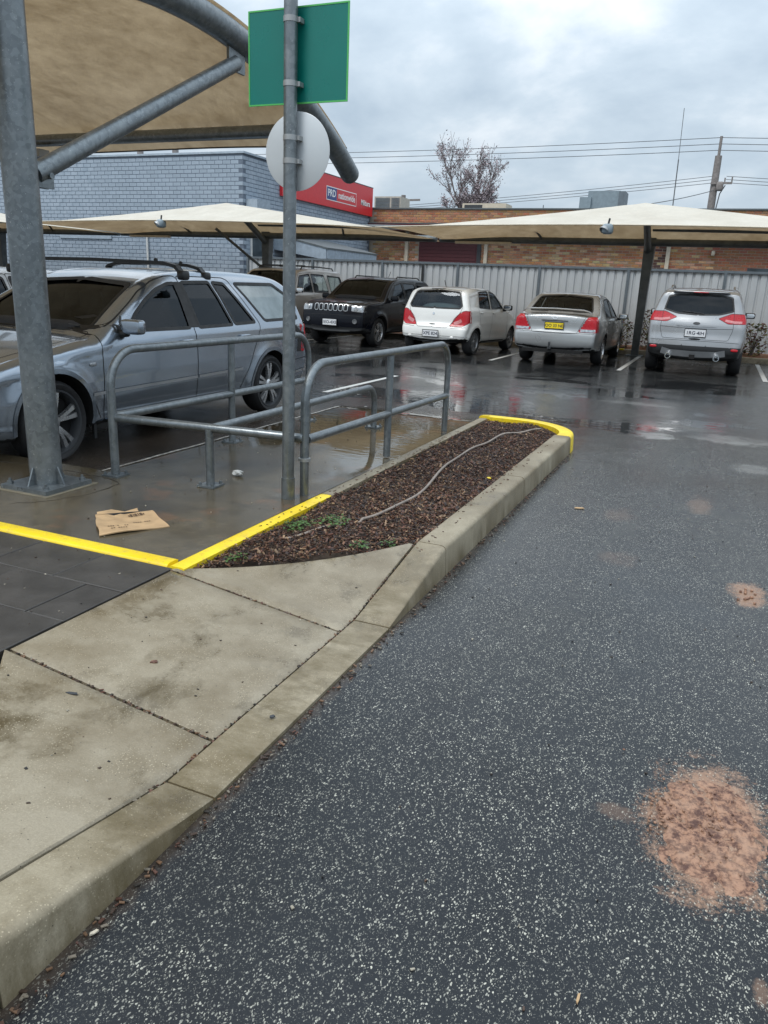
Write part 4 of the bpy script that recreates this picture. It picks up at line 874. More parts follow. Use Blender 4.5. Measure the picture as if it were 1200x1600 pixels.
# --- blue-grey wagon beside the trolley bay
wagon = dict(width=1.86, wb=3.13, wr=.325, arch=.375, rim=.252, rim_mat='alloy', barrel_mat='dark_metal', spokes=(5, True, .044), belt=[(-2.6, .985), (0, .95), (1.2, .90), (2.6, .74)], tumble=.50, k=.11, flare=.018, taper_f=.12, taper_r=.06, mirror=(.78, 1.03), dash=.78, seats=(.1, -.85),
  profile=[(2.30, .20), (2.44, .30), (2.50, .45), (2.49, .57), (2.40, .67), (2.20, .75), (1.75, .86), (1.25, .95), (1.04, .985), (.76, 1.14), (.42, 1.32), (.15, 1.43), (-.15, 1.49), (-.7, 1.525), (-1.3, 1.53), (-1.9, 1.505), (-2.2, 1.45), (-2.33, 1.37), (-2.43, 1.2), (-2.49, 1.0), (-2.53, .8), (-2.56, .6), (-2.55, .42), (-2.48, .28), (-2.3, .22), (-1, .20), (1, .20)],
  regions=[('windscreen', 'F', [(0, 1.0), (.70, 1.01), (.575, 1.365), (0, 1.405)], 'glass_tint', .05, one()), ('rear_window', 'R', [(0, 1.04), (.66, 1.04), (.56, 1.36), (0, 1.40)], 'glass_tint', .04, one()),
   ('side_window', 'S', [(.70, .985), (.52, 1.13), (.34, 1.24), (.14, 1.33), (-.06, 1.385), (-.17, 1.39), (-.165, .985)], 'glass_tint', .03), ('side_window', 'S', [(-.30, .985), (-.27, 1.40), (-.72, 1.41), (-.87, .995)], 'glass_tint', .03),
   ('quarter_window', 'S', [(-.91, 1.0), (-.77, 1.41), (-.97, 1.40), (-1.30, 1.01)], 'glass_tint', .03), ('cargo_window', 'S', [(-1.50, 1.02), (-1.15, 1.405), (-1.93, 1.41), (-2.16, 1.30), (-2.27, 1.03)], 'glass_misted', .04),
   ('head_lamp', 'F', [(.48, .57), (.84, .56), (.84, .70), (.76, .72), (.5, .68)], 'lamp_clear', .03, dict(deep=.45)), ('tail_lamp', 'R', [(.70, .66), (.90, .64), (.89, .97), (.78, .96)], 'lamp_red', .03, dict(deep=.28, ny=-.02)),
   ('front_door', 'S', [(1.06, .27), (1.05, .80), (1.03, .97), (.80, 1.07), (.56, 1.20), (.36, 1.31), (.12, 1.405), (-.08, 1.45), (-.235, 1.455), (-.21, .9), (-.21, .27)], 'PAINT', .05),
   ('rear_door', 'S', [(-.21, .27), (-.21, .9), (-.235, 1.455), (-.98, 1.455), (-1.06, 1.43), (-1.38, .99), (-1.20, .72), (-1.12, .55), (-.92, .27)], 'PAINT', .05),
   ('bonnet', 'T', [(0, 1.06), (.74, .98), (.70, 1.6), (.60, 2.33), (0, 2.40)], 'PAINT', .05, one())],
  gaps=[('S', [(1.16, .42), (1.10, .30)], False), ('S', [(-2.0, .55), (-2.5, .58)], False)], handles=[(-.05, .87), (-1.02, .88)], mould=[(1.20, .505, -.20, .53, .026, 'paint_bright_silver'), (-.225, .53, -.98, .545, .026, 'paint_bright_silver'), (1.14, .255, -1.14, .24, .05, 'PAINT_W'), (-1.98, .40, -2.45, .43, .03, 'chrome')])
MATS['PAINT_W'] = MATS['paint_blue']
FC, FR_ = build_car(wagon, (-5.52, 5.95, 0), math.pi, 'blue-grey station wagon with black roof racks beside the trolley bay', 'paint_blue', .021)
def rack(y):
    t = MB(); zl = FC.on('S', y, 1.44, 0).x-.03
    P = [(-zl+.01, y, 1.47), (-zl+.07, y, 1.535), (-zl+.20, y, 1.562), (0, y, 1.572), (zl-.20, y, 1.562), (zl-.07, y, 1.535), (zl-.01, y, 1.47)]
    for a, b in zip(P[:-1], P[1:]): t.bar(a, b, .030, .065, (0, 1, 0))
    r_ = t.build('roof_rack', 'black_plastic', FR_, smooth=60)
    for s_ in (-1, 1):
        f_ = MB().rbox((s_*(zl+.0), y, 1.462), (.08, .11, .085), .5, 8).build('rack_foot', 'black_plastic', r_, smooth=1)
        MB().lathe([(.018, 0), (.018, .03), (0, .04)], (s_*(zl-.30), y, 1.565), n=10).build('rack_knob', 'black_plastic', r_)
rack(.12); rack(-.74)
for sx in (-1, 1): 
    q = FC.on('S', 1.17, .745, .004, sx); MB().rbox(q, (.02, .075, .034), .7, 8).build('side_indicator', 'lamp_clear', FR_, smooth=1)
    FC.ribbon('S', [(-.23, .99), (-.235, 1.40)], .065, .062, .0025, sx, False).build('pillar_trim', 'rubber', FR_, smooth=1)
    FC.ribbon('S', [(1.1, .30), (1.16, .20), (1.20, .12)], .03, .03, .004, sx, False)
    FC.ribbon('S', [(.72, .985), (.86, 1.03), (.73, 1.085)], .04, .03, .005, sx, True).build('mirror_sail', 'black_plastic', FR_, smooth=1)
    q = FC.on('S', 1.15, .25, -.03, sx); MB().box((q.x-.012, 1.12, .13), (q.x+.012, 1.15, .34)).build('mud_flap', 'black_plastic', FR_, smooth=False)
    cl = FC.on('R', sx*.86, .90, .004); 
cr_ = FC.ribbon('R', [(.72, .84), (.98, .84), (.98, .97), (.80, .96)], 0, 0, .0) if False else None
for y0_, x0_ in ((1.02, .1), (1.02, -.5)):
    q = FC.on('F', x0_+.35, 1.03, .012); q2 = FC.on('F', x0_-.1, 1.01, .012); MB().tube([q, q2], .009, 6).build('wiper', 'black_plastic', FR_)
MB().box((-.35, 2.40, .28), (.35, 2.485, .40)).build('lower_grille', 'underbody', FR_, smooth=False); MB().box((-.45, 2.44, .50), (.45, 2.505, .60)).build('grille', 'black_plastic', FR_, smooth=False)

# --- silver SUV, rear view
suv = dict(width=1.84, wb=2.69, wr=.345, arch=.39, belt=[(-2.4, 1.13), (0, 1.05), (1.3, 1.0), (2.3, .85)], tumble=.40, k=.13, flare=.02, rear_curve=.16, taper_r=.07, mirror=(.62, 1.14), mirror_mat='black_plastic', dash=.7, seat_z=.5, seats=(.1, -.75),
  lower=[(-2.4, .60), (-1.9, .52), (-1.6, .36), (1.6, .36), (2.3, .45)],
  profile=[(2.05, .26), (2.18, .40), (2.21, .65), (2.13, .86), (1.95, .99), (1.3, 1.09), (1.0, 1.13), (.5, 1.40), (.1, 1.57), (-.25, 1.635), (-.9, 1.67), (-1.5, 1.655), (-1.98, 1.60), (-2.06, 1.55), (-2.12, 1.35), (-2.19, 1.14), (-2.25, .98), (-2.27, .80), (-2.30, .67), (-2.31, .5), (-2.26, .37), (-2.1, .29), (-1, .27), (1, .24)],
  regions=[('windscreen', 'F', [(0, 1.14), (.72, 1.14), (.58, 1.54), (0, 1.58)], 'glass_dark', .05, one()), ('rear_window', 'R', [(0, 1.155), (.38, 1.175), (.63, 1.245), (.575, 1.485), (.4, 1.525), (0, 1.535)], 'glass_dark', .04, one()),
   ('side_window', 'S', [(.62, 1.10), (.1, 1.48), (-.22, 1.53), (-.26, 1.09)], 'glass_dark'), ('side_window', 'S', [(-.34, 1.09), (-.31, 1.53), (-1.05, 1.53), (-1.2, 1.13)], 'glass_dark'), ('quarter_window', 'S', [(-1.28, 1.15), (-1.14, 1.52), (-1.6, 1.48), (-1.8, 1.25)], 'glass_dark'),
   ('tail_lamp', 'R', [(.37, 1.105), (.60, 1.205), (.95, 1.20), (.95, 1.02), (.56, 1.01)], 'lamp_red', .03, dict(deep=.42, ny=-.03)),
   ('tailgate', 'R', [(0, .70), (.60, .70), (.66, .90), (.64, 1.22), (.58, 1.51), (0, 1.56)], 'PAINT', .04, one(deep=.5)),
   ('rear_door', 'S', [(-.30, .36), (-.28, 1.56), (-1.1, 1.56), (-1.24, 1.12), (-1.0, .7), (-.85, .36)], 'PAINT'), ('front_door', 'S', [(-.30, .36), (-.28, 1.56), (.12, 1.52), (.80, 1.08), (.86, .8), (.85, .36)], 'PAINT'), ('bonnet', 'T', [(0, 1.05), (.75, 1.0), (.7, 1.95), (0, 2.08)], 'PAINT', .05, one())],
  handles=[(-.15, .95), (-1.0, 1.0)], gaps=[('R', [(-.80, .66), (-.4, .672), (.4, .672), (.80, .66)], False), ('R', [(-.66, .92), (-.3, .905), (.3, .905), (.66, .92)], False)])
c, r = build_car(suv, (-.45, 18.55, 0), 0, 'silver SUV with twin exhausts in the bay by the garden bed', 'paint_bright_silver', .03)
plate(c, r, 'R', .82, '1RG·4IH', size=.092); oval(c, r, 'R', 1.0, .065, .027, 'dark_metal'); oval(c, r, 'R', .66+.045, .11, .018, 'underbody', 'tailgate_handle')
for sx in (-1, 1):
    q = c.on('R', sx*.44, .40, .012); tl = MB().lathe([(.028, -.06), (.052, -.06), (.055, .05), (.045, .05), (.040, -.05)], (q.x, q.y-.03, .365), (0, -1, 0), 20, True).build('exhaust_tip', 'chrome', r, smooth=40)
    q = c.on('R', sx*.74, .53, .006); MB().rbox(q, (.13, .03, .05), .6, 8).build('rear_reflector', 'lamp_red', r, smooth=1)
    MB().tube([(sx*.60, .05, 1.60), (sx*.60, -.02, 1.675), (sx*.585, -.8, 1.705), (sx*.575, -1.55, 1.69), (sx*.575, -1.68, 1.64)], .018, 8).build('roof_rail', 'alloy', r, smooth=50)
    rb = c.ribbon('R', [(sx*.50, 1.075), (sx*.66, 1.05), (sx*.80, 1.05)], .022, .022, .004, 1, False).build('lamp_lens', 'lamp_pink', r, smooth=1)
sk_ = c.ribbon('R', [(-.58, .47), (-.42, .435), (0, .425), (.42, .435), (.58, .47)], .055, .055, .022, 1, False).build('skid_plate', 'skid_silver', r, smooth=1)
c.ribbon('R', [(-.36, .955), (0, .95), (.36, .955)], .012, .012, .012, 1, False).build('chrome_strip', 'skid_silver', r, smooth=1)
MB().rbox((0, -2.04, 1.585), (1.05, .22, .035), .5, 8).build('roof_spoiler', 'paint_bright_silver', r, smooth=1); MB().rbox((0, -2.15, 1.575), (.28, .02, .02), .5, 6).build('high_brake_lamp', 'lamp_red', r, smooth=1)
q = c.on('R', .1, 1.18, .012); q2 = c.on('R', -.28, 1.21, .012); MB().tube([q, q2], .008, 6).build('wiper', 'black_plastic', r); MB().box((-.05, -2.34, .33), (.05, -2.26, .41)).build('tow_hitch', 'underbody', r, smooth=False)

# --- silver sedan with yellow plate, rear view
sedan = dict(width=1.795, wb=2.72, wr=.315, arch=.355, belt=[(-2.6, .97), (0, .93), (1.3, .88), (2.4, .72)], tumble=.46, k=.11, rear_curve=.12, taper_r=.08, mirror=(.72, .98), dash=.78, seats=(.15, -.75),
  profile=[(2.2, .22), (2.31, .35), (2.34, .55), (2.25, .68), (1.9, .78), (1.2, .89), (.97, .935), (.5, 1.17), (.12, 1.36), (-.2, 1.44), (-.7, 1.475), (-1.1, 1.455), (-1.38, 1.38), (-1.72, 1.20), (-1.96, 1.075), (-2.2, 1.055), (-2.39, 1.035), (-2.44, .95), (-2.45, .76), (-2.49, .64), (-2.49, .44), (-2.42, .33), (-2.25, .27), (-1, .21), (1, .20)],
  regions=[('windscreen', 'F', [(0, .96), (.70, .96), (.57, 1.36), (0, 1.41)], 'glass_clear', .05, one()), ('rear_window', 'R', [(0, 1.085), (.66, 1.085), (.55, 1.375), (0, 1.42)], 'glass_clear', .05, one(ny=-.03)),
   ('side_window', 'S', [(.62, .965), (.12, 1.31), (-.16, 1.36), (-.2, .96)], 'glass_tint'), ('side_window', 'S', [(-.28, .96), (-.25, 1.365), (-.85, 1.345), (-1.12, 1.22), (-1.2, .98)], 'glass_tint'),
   ('tail_lamp', 'R', [(.49, .70), (.58, .88), (.66, 1.01), (.95, 1.0), (.95, .70)], 'lamp_red', .03, dict(deep=.33, ny=-.03)),
   ('boot_lid', 'R', [(0, .66), (.46, .67), (.60, .98), (.62, 1.10), (0, 1.10)], 'PAINT', .03, one(deep=.45)),
   ('rear_door', 'S', [(-.24, .27), (-.22, 1.40), (-.9, 1.385), (-1.2, 1.25), (-1.26, .95), (-1.0, .6), (-.85, .27)], 'PAINT'), ('front_door', 'S', [(-.24, .27), (-.22, 1.40), (.14, 1.355), (.78, .95), (.95, .8), (.95, .27)], 'PAINT'), ('bonnet', 'T', [(0, 1.0), (.74, .95), (.68, 2.0), (0, 2.2)], 'PAINT', .05, one())],
  handles=[(-.08, .85), (-1.0, .86)], gaps=[('R', [(-.84, .675), (.84, .675)], False)], mould=[(1.0, .27, -1.0, .27, .05, 'PAINT_S')])
MATS['PAINT_S'] = MATS['paint_silver']
c, r = build_car(sedan, (-3.15, 18.6, 0), 0, 'silver sedan with boot spoiler and yellow number plate', 'paint_silver', .03)
plate(c, r, 'R', .81, 'OO 33 NE', 'plate_yellow', .372, .115, .083); oval(c, r, 'R', .965, .055, .036, 'chrome'); oval(c, r, 'R', .965, .042, .026, 'paint_silver', lift=.0105)
for sx in (-1, 1):
    for zz, mt in ((.735, 'lamp_clear'), (.965, 'lamp_pink')): c.ribbon('R', [(sx*(.53 if zz < .8 else .66), zz), (sx*.76, zz), (sx*.82, zz+.005)], .026, .026, .004, 1, False).build('lamp_lens', mt, r, smooth=1)
P = []
for x, y, z, ch in ((-.70, -2.28, 1.065, .13), (-.66, -2.33, 1.10, .14), (-.55, -2.35, 1.128, .15), (0, -2.37, 1.142, .16), (.55, -2.35, 1.128, .15), (.66, -2.33, 1.10, .14), (.70, -2.28, 1.065, .13)):
    P.append([(x, y-.04, z), (x, y+ch*.2, z+.018), (x, y+ch, z+.004), (x, y+ch*.2, z-.010), (x, y-.04, z)])
MB().grid(P).build('boot_spoiler', 'paint_silver', r, smooth=1)
c.ribbon('R', [(-.27, .905), (0, .91), (.27, .905)], .010, .010, .014, 1, False).build('plate_garnish', 'dark_metal', r, smooth=1)
tb = MB(); tb.lathe([(0, .05), (.02, .045), (.026, .025), (.018, 0), (.012, -.08)], (-.05, -2.56, .44), n=12); tb.bar((-.05, -2.56, .36), (-.05, -2.3, .33), .06, .03); tb.build('tow_bar', 'dark_metal', r, smooth=40)
MB().box((-.62, -2.52, .27), (.62, -2.40, .335)).build('bumper_underside', 'underbody', r, smooth=False)

# --- white hatchback, rear three-quarter view
hatch = dict(width=1.69, wb=2.39, wr=.29, arch=.325, rim=.20, rim_mat='dull_alloy', spokes=(7, False, .05), belt=[(-1.9, 1.02), (0, .98), (1.1, .93), (2, .78)], tumble=.36, k=.14, rear_curve=.14, taper_r=.06, taper_f=.14, flare=.03, mirror=(.62, 1.05), mirror_mat='black_plastic', dash=.72, seat_z=.36, seats=(.1, -.65),
  profile=[(1.75, .2), (1.86, .35), (1.885, .55), (1.8, .73), (1.6, .85), (1.15, .97), (.98, 1.01), (.55, 1.25), (.2, 1.415), (-.1, 1.475), (-.6, 1.495), (-1.1, 1.475), (-1.42, 1.43), (-1.53, 1.38), (-1.62, 1.2), (-1.69, 1.02), (-1.72, .86), (-1.74, .70), (-1.81, .62), (-1.83, .44), (-1.78, .31), (-1.6, .25), (-.8, .22), (1, .2)],
  regions=[('windscreen', 'F', [(0, 1.03), (.66, 1.03), (.54, 1.39), (0, 1.43)], 'glass_clear', .05, one()), ('rear_window', 'R', [(0, 1.015), (.60, 1.02), (.64, 1.08), (.525, 1.375), (0, 1.41)], 'glass_mid', .05, one()),
   ('side_window', 'S', [(.60, 1.03), (.15, 1.37), (-.18, 1.41), (-.2, 1.02)], 'glass_clear'), ('side_window', 'S', [(-.29, 1.02), (-.27, 1.415), (-.85, 1.39), (-.98, 1.05)], 'glass_clear'),
   ('tail_lamp', 'R', [(.40, .635), (.52, .83), (.62, .94), (.72, .985), (.95, .97), (.95, .80), (.70, .635)], 'lamp_red', .04, dict(deep=.36, ny=-.02)),
   ('tailgate', 'R', [(0, .60), (.36, .60), (.42, .66), (.62, .95), (.66, 1.06), (.54, 1.40), (0, 1.44)], 'PAINT', .03, one(deep=.5)),
   ('rear_door', 'S', [(-.24, .27), (-.22, 1.44), (-.88, 1.43), (-1.05, 1.04), (-.95, .65), (-.78, .27)], 'PAINT'), ('front_door', 'S', [(-.24, .27), (-.22, 1.44), (.16, 1.41), (.82, 1.0), (.84, .27)], 'PAINT'), ('bonnet', 'T', [(0, 1.03), (.68, .98), (.62, 1.62), (0, 1.74)], 'PAINT', .05, one())],
  handles=[(-.1, .92), (-.9, .94)], gaps=[('R', [(-.82, .625), (-.45, .60)], False), ('R', [(.45, .60), (.82, .625)], False), ('R', [(-.80, .42), (.80, .42)], False)], mould=[(.8, .26, -.8, .26, .04, 'PAINT_H')])
MATS['PAINT_H'] = MATS['paint_white']
c, r = build_car(hatch, (-5.84, 18.43, 0), math.radians(-5), 'white hatchback parked between the black SUV and silver sedan', 'paint_white', .027)
plate(c, r, 'R', .465, 'XPE 824', size=.10); oval(c, r, 'R', .90, .028, .028, 'chrome'); oval(c, r, 'R', .665, .07, .013, 'dark_metal', 'tailgate_handle')
MB().tube([(0, -1.12, 1.48), (.0, -1.22, 1.62)], .008, 6).build('antenna', 'black_plastic', r); MB().rbox((0, -1.52, 1.435), (.36, .05, .02), .5, 6).build('high_brake_lamp', 'underbody', r, smooth=1)
for sx in (-1, 1): c.ribbon('R', [(sx*.50, .70), (sx*.60, .74), (sx*.66, .78)], .045, .03, .004, 1, False).build('lamp_lens', 'lamp_pink', r, smooth=1); MB().rbox((sx*.52, -1.84, .40), (.09, .03, .05), .6, 6).build('rear_reflector', 'paint_white', r, smooth=1)
MB().rbox((.0, -1.25, .98), (1.0, .5, .30), .8, 10).build('parcel_cover', 'towel', r, smooth=1); MB().tube([(.18, -1.80, .26), (.18, -1.70, .26)], .035, 12).build('exhaust_tip', 'dark_metal', r)
c.ribbon('R', [(-.55, .34), (0, .33), (.55, .34)], .05, .05, .004, 1, False).build('bumper_recess', 'skid_silver', r, smooth=1)

# --- black SUV, front three-quarter view
jeep = dict(width=1.81, wb=2.635, wr=.345, arch=.395, rim=.225, spokes=(5, True, .05), belt=[(-2.4, 1.12), (0, 1.08), (1.2, 1.04), (2.3, .98)], tumble=.36, k=.09, flare=.035, taper_f=.10, mirror=(.72, 1.14), dash=.78, seat_z=.5, seats=(.15, -.7), lower=[(-2.4, .5), (-1.7, .38), (1.7, .38), (2.0, .46), (2.3, .46)],
  profile=[(2.05, .30), (2.15, .42), (2.185, .60), (2.17, .84), (2.13, .98), (2.0, 1.045), (1.2, 1.11), (.98, 1.135), (.6, 1.40), (.3, 1.56), (-.05, 1.63), (-.8, 1.66), (-1.6, 1.63), (-2.0, 1.57), (-2.13, 1.35), (-2.2, 1.05), (-2.24, .7), (-2.24, .45), (-2.1, .3), (-1, .27), (1, .26)],
  regions=[('windscreen', 'F', [(0, 1.15), (.70, 1.15), (.60, 1.55), (0, 1.595)], 'glass_dark', .05, one(deep=9)), ('rear_window', 'R', [(0, 1.1), (.62, 1.1), (.55, 1.5), (0, 1.52)], 'glass_dark', .05, one()),
   ('side_window', 'S', [(.62, 1.13), (.25, 1.46), (-.18, 1.53), (-.2, 1.12)], 'glass_dark'), ('side_window', 'S', [(-.28, 1.12), (-.26, 1.53), (-.95, 1.52), (-1.15, 1.14)], 'glass_dark'), ('quarter_window', 'S', [(-1.24, 1.15), (-1.05, 1.51), (-1.6, 1.47), (-1.85, 1.18)], 'glass_dark'),
   ('head_lamp', 'F', [(.54, .83), (.84, .81), (.84, .965), (.80, .975), (.54, .965)], 'lamp_clear', .03, dict(deep=.45)),
   ('rear_door', 'S', [(-.24, .36), (-.22, 1.57), (-1.0, 1.56), (-1.2, 1.1), (-1.0, .75), (-.85, .36)], 'PAINT'), ('front_door', 'S', [(-.24, .36), (-.22, 1.57), (.22, 1.52), (.78, 1.12), (.84, .36)], 'PAINT'), ('bonnet', 'T', [(0, 1.06), (.72, 1.02), (.64, 2.0), (0, 2.1)], 'PAINT', .05, one())],
  handles=[(-.1, 1.0), (-.98, 1.02)], gaps=[('F', [(-.85, .72), (0, .74), (.85, .72)], False)])
c, r = build_car(jeep, (-8.52, 18.95, 0), math.pi+math.radians(-3), 'black SUV with chrome slotted grille beside the white hatchback', 'paint_black', .03)
plate(c, r, 'F', .56, '1EO-4XE', size=.10)
for k_ in range(7):
    x = -.40+.8*k_/6; q = c.on('F', x, .90, .0); P_ = rounded([(x-.048, .83), (x+.048, .83), (x+.048, .975), (x-.048, .975)], .035)
    c.ribbon('F', P_, .007, .007, .012).build('grille_surround', 'alloy', r, smooth=1); n_ = c.solve('F', P_); n_ = n_+c.normal(n_)*.005; m_ = MB(); m_.v = [tuple(p) for p in n_]; m_.f = [tuple(range(len(n_)))]; m_.build('grille_slot', 'underbody', r, smooth=False)
for sx in (-1, 1):
    q = c.on('F', sx*.64, .60, .012); MB().lathe([(.0, .0), (.04, .0), (.045, .012), (.055, .012), (.057, -.02)], q, (sx*.3, 1, 0), 20).build('fog_lamp', 'dull_alloy', r, smooth=40)
    q = c.on('F', sx*.66, .89, .006); MB().lathe([(0, .006), (.045, .006), (.052, 0)], q, (sx*.3, 1, 0.1), 18).build('lamp_reflector', 'alloy', r, smooth=40)
    MB().tube([(sx*.60, -.1, 1.60), (sx*.60, -.2, 1.67), (sx*.59, -1.5, 1.67), (sx*.58, -1.65, 1.62)], .016, 8).build('roof_rail', 'black_plastic', r, smooth=50)
oval(c, r, 'F', 1.035, .07, .018, 'chrome', lift=.004); MB().tube([(-.3, -.3, 1.66), (-.3, -.42, 1.80)], .007, 6).build('antenna', 'black_plastic', r)
for x0_ in (.15, -.4): MB().tube([c.on('F', x0_+.35, 1.17, .012), c.on('F', x0_-.1, 1.16, .012)], .008, 6).build('wiper', 'black_plastic', r)

# --- tall pale gold SUV behind the black one
prado = dict(width=1.875, wb=2.79, wr=.37, arch=.43, belt=[(-2.6, 1.16), (0, 1.14), (1.2, 1.12), (2.4, 1.05)], tumble=.30, k=.08, flare=.04, mirror=(.80, 1.24), dash=.85, seat_z=.6, seats=(.2, -.75), mirror_mat='chrome', lower=[(-2.6, .58), (-1.8, .46), (1.8, .46), (2.4, .6)],
  profile=[(2.2, .35), (2.31, .6), (2.31, .95), (2.2, 1.10), (1.3, 1.19), (1.05, 1.22), (.78, 1.48), (.55, 1.68), (.25, 1.78), (-.5, 1.82), (-1.8, 1.80), (-2.2, 1.75), (-2.35, 1.5), (-2.42, 1.1), (-2.45, .6), (-2.3, .4), (-1, .34), (1, .33)],
  regions=[('windscreen', 'F', [(0, 1.235), (.74, 1.235), (.64, 1.68), (0, 1.72)], 'glass_dark', .05, one()), ('side_window', 'S', [(.72, 1.20), (.42, 1.60), (-.16, 1.67), (-.16, 1.19)], 'glass_clear'), ('side_window', 'S', [(-.25, 1.19), (-.25, 1.67), (-1.0, 1.66), (-1.1, 1.19)], 'glass_clear'), ('cargo_window', 'S', [(-1.25, 1.2), (-1.2, 1.65), (-2.05, 1.62), (-2.2, 1.22)], 'glass_clear'),
   ('rear_window', 'R', [(0, 1.2), (.68, 1.2), (.6, 1.62), (0, 1.64)], 'glass_clear', .05, one()), ('head_lamp', 'F', [(.55, .84), (.97, .84), (.97, 1.02), (.6, 1.02)], 'lamp_clear', .03, dict(deep=.45)),
   ('rear_door', 'S', [(-.205, .45), (-.205, 1.71), (-1.08, 1.70), (-1.16, 1.15), (-1.0, .9), (-.85, .45)], 'PAINT'), ('front_door', 'S', [(-.205, .45), (-.205, 1.71), (.45, 1.65), (.92, 1.2), (.92, .45)], 'PAINT'), ('bonnet', 'T', [(0, 1.12), (.76, 1.08), (.7, 2.05), (0, 2.2)], 'PAINT', .05, one())],
  handles=[(-.08, 1.06), (-.98, 1.06)])
c, r = build_car(prado, (-11.35, 19.1, 0), math.pi, 'pale gold four-wheel drive with roof rails behind the black SUV', 'paint_gold', .034)
for sx in (-1, 1): MB().tube([(sx*.66, .15, 1.76), (sx*.66, .05, 1.85), (sx*.66, -.8, 1.865), (sx*.66, -1.7, 1.85), (sx*.66, -1.8, 1.77)], .018, 8).build('roof_rail', 'black_plastic', r, smooth=50)
for y in (-.1, -.95): MB().bar((-.66, y, 1.875), (.66, y, 1.875), .05, .025).build('roof_bar', 'black_plastic', r, smooth=False)
plate(c, r, 'F', .70, '1EL-7KD', size=.10); MB().box((-.45, 2.27, .85), (.45, 2.335, 1.03)).build('grille', 'dark_metal', r, smooth=False)

# --- white car in the next bay beyond the wagon
c, r = build_car(dict(sedan, gaps=(), mould=()), (-8.25, 6.4, 0), math.pi, 'white car partly hidden behind the wagon and the column', 'paint_white_cold', .034)

# ------------------------------------------------------------------ fence
fe = thing('steel_fence', (-5, FY, .1), 'grey corrugated steel sheet fence behind the parked cars', 'fence')
def sheet(wd):
    n_ = int(round(wd/.215)); P0, P1 = [], []; pit = wd/n_
    for i in range(n_):
        for u, d_ in ((0, 0), (.42, 0), (.50, .035), (.70, .035), (.78, 0)): P0.append(((i+u)*pit, d_))
    P0.append((wd, 0)); m = MB(); m.grid([[(x, d_, z) for x, d_ in P0] for z in (.12, 1.0, 2.12)])
    return m.mesh('fence_sheet', 'fence_sheet', False)
shm = sheet(2.33); xs_ = [-.1-2.4*k for k in range(7)]+[2.3, 4.7, 7.1]
for x in sorted(xs_):
    link('fence_sheet', shm, fe, (x+.035, FY, 0)); MB().box((x-.035, FY-.05, .05), (x+.035, FY+.04, 2.18)).build('fence_post', 'fence_post', fe, smooth=False)
    MB().box((x+.036, FY-.045, 2.115), (x+2.364, FY+.04, 2.175)).build('top_rail', 'fence_post', fe, smooth=False)
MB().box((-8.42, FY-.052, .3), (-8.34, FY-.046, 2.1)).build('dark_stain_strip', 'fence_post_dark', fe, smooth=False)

# ------------------------------------------------------------------ grey painted brick building
GX, GY, GH = -14.72, 22.34, 5.28
gb = thing('brick_building', (GX, GY, 0), 'grey painted brick building with red fascia sign', 'building')
MB().box((-34, GY+.02, 0), (GX-.02, 32.2, GH)).build('wall', 'grey_mortar', gb, smooth=False)
CH, CL = .1275, .305
def brick_mesh(wd, h_, dp):
    m = MB(); b = .006; m.add([(0, 0, 0), (wd, 0, 0), (wd, 0, h_), (0, 0, h_), (b, -dp, b), (wd-b, -dp, b), (wd-b, -dp, h_-b), (b, -dp, h_-b)], [(4, 5, 6, 7), (0, 1, 5, 4), (1, 2, 6, 5), (2, 3, 7, 6), (3, 0, 4, 7)]); return m
bm_ = brick_mesh(CL-.014, CH-.014, .010).mesh('brick', 'grey_brick', False)
cand = []
for r_ in range(int(GH/CH)):
    for k_ in range(64):
        x = GX-.01-CL*(k_+1)+(CL/2 if r_ % 2 else 0)
        if x+CL > GX-.0: continue
        cand.append((x, r_*CH))
hid = lambda x, z: z < 1.5
vis = [p for p in cand if not hid(*p) and -31 < p[0] and not (2.75 < p[1] < 3.15)]
vis.sort(key=lambda p: -p[0])
up_ = [p for p in vis if p[1] > 3.3]; random.shuffle(up_); near_ = sorted(up_, key=lambda p: -p[0])[:300]; ns_ = set(near_); rest = MB()
for x, z in cand:
    if (x, z) in ns_: link('brick', bm_, gb, (x, GY+.02, z))
    else:
        q = brick_mesh(CL-.014, CH-.014, .010); rest.add([(a+x, b_+GY+.02, c_+z) for a, b_, c_ in q.v], q.f)
for r_ in range(int(GH/CH)):
    x = GX-.01; rest.add([(a+x-.0, b_+GY+.02, c_+r_*CH) for a, b_, c_ in brick_mesh(.012, CH-.014, .022).v], [])
o = rest.build('brickwork', 'grey_brick', gb, smooth=False); o['kind'] = 'stuff'
# side wall bricks
rest = MB()
for r_ in range(int(GH/CH)):
    for k_ in range(33):
        y = GY+.03+CL*k_+(CL/2 if r_ % 2 else 0)
        if y+CL > 32.2: continue
        q = brick_mesh(CL-.014, CH-.014, .010); rest.add([(GX-.02-b_, y+a, c_+r_*CH) for a, b_, c_ in q.v], q.f)
o = rest.build('brickwork', 'grey_brick', gb, smooth=False); o['kind'] = 'stuff'
MB().box((-34.05, GY-.03, GH), (GX+.05, 32.25, GH+.06)).build('parapet_cap', 'grey_render', gb, smooth=False)
for x in (-19.5, -18.0): MB().tube([(x, 23.2, GH), (x, 23.2, GH+.85)], .11, 14).build('vent_pipe', 'wood_pole', gb, smooth=50)
MB().tube([(-18.62, GY-.04, 1.2), (-18.62, GY-.04, 2.85)], .035, 8).build('conduit', 'white_paint', gb)
MB().box((-22.6, GY-.03, 2.62), (-20.2, GY+.01, 3.0)).build('lintel', 'grey_render', gb, smooth=False)
dr = MB().box((-25.15, GY-.03, .9), (-24.1, GY+.0, 2.5)).build('door', 'cream_paint', gb, smooth=False)
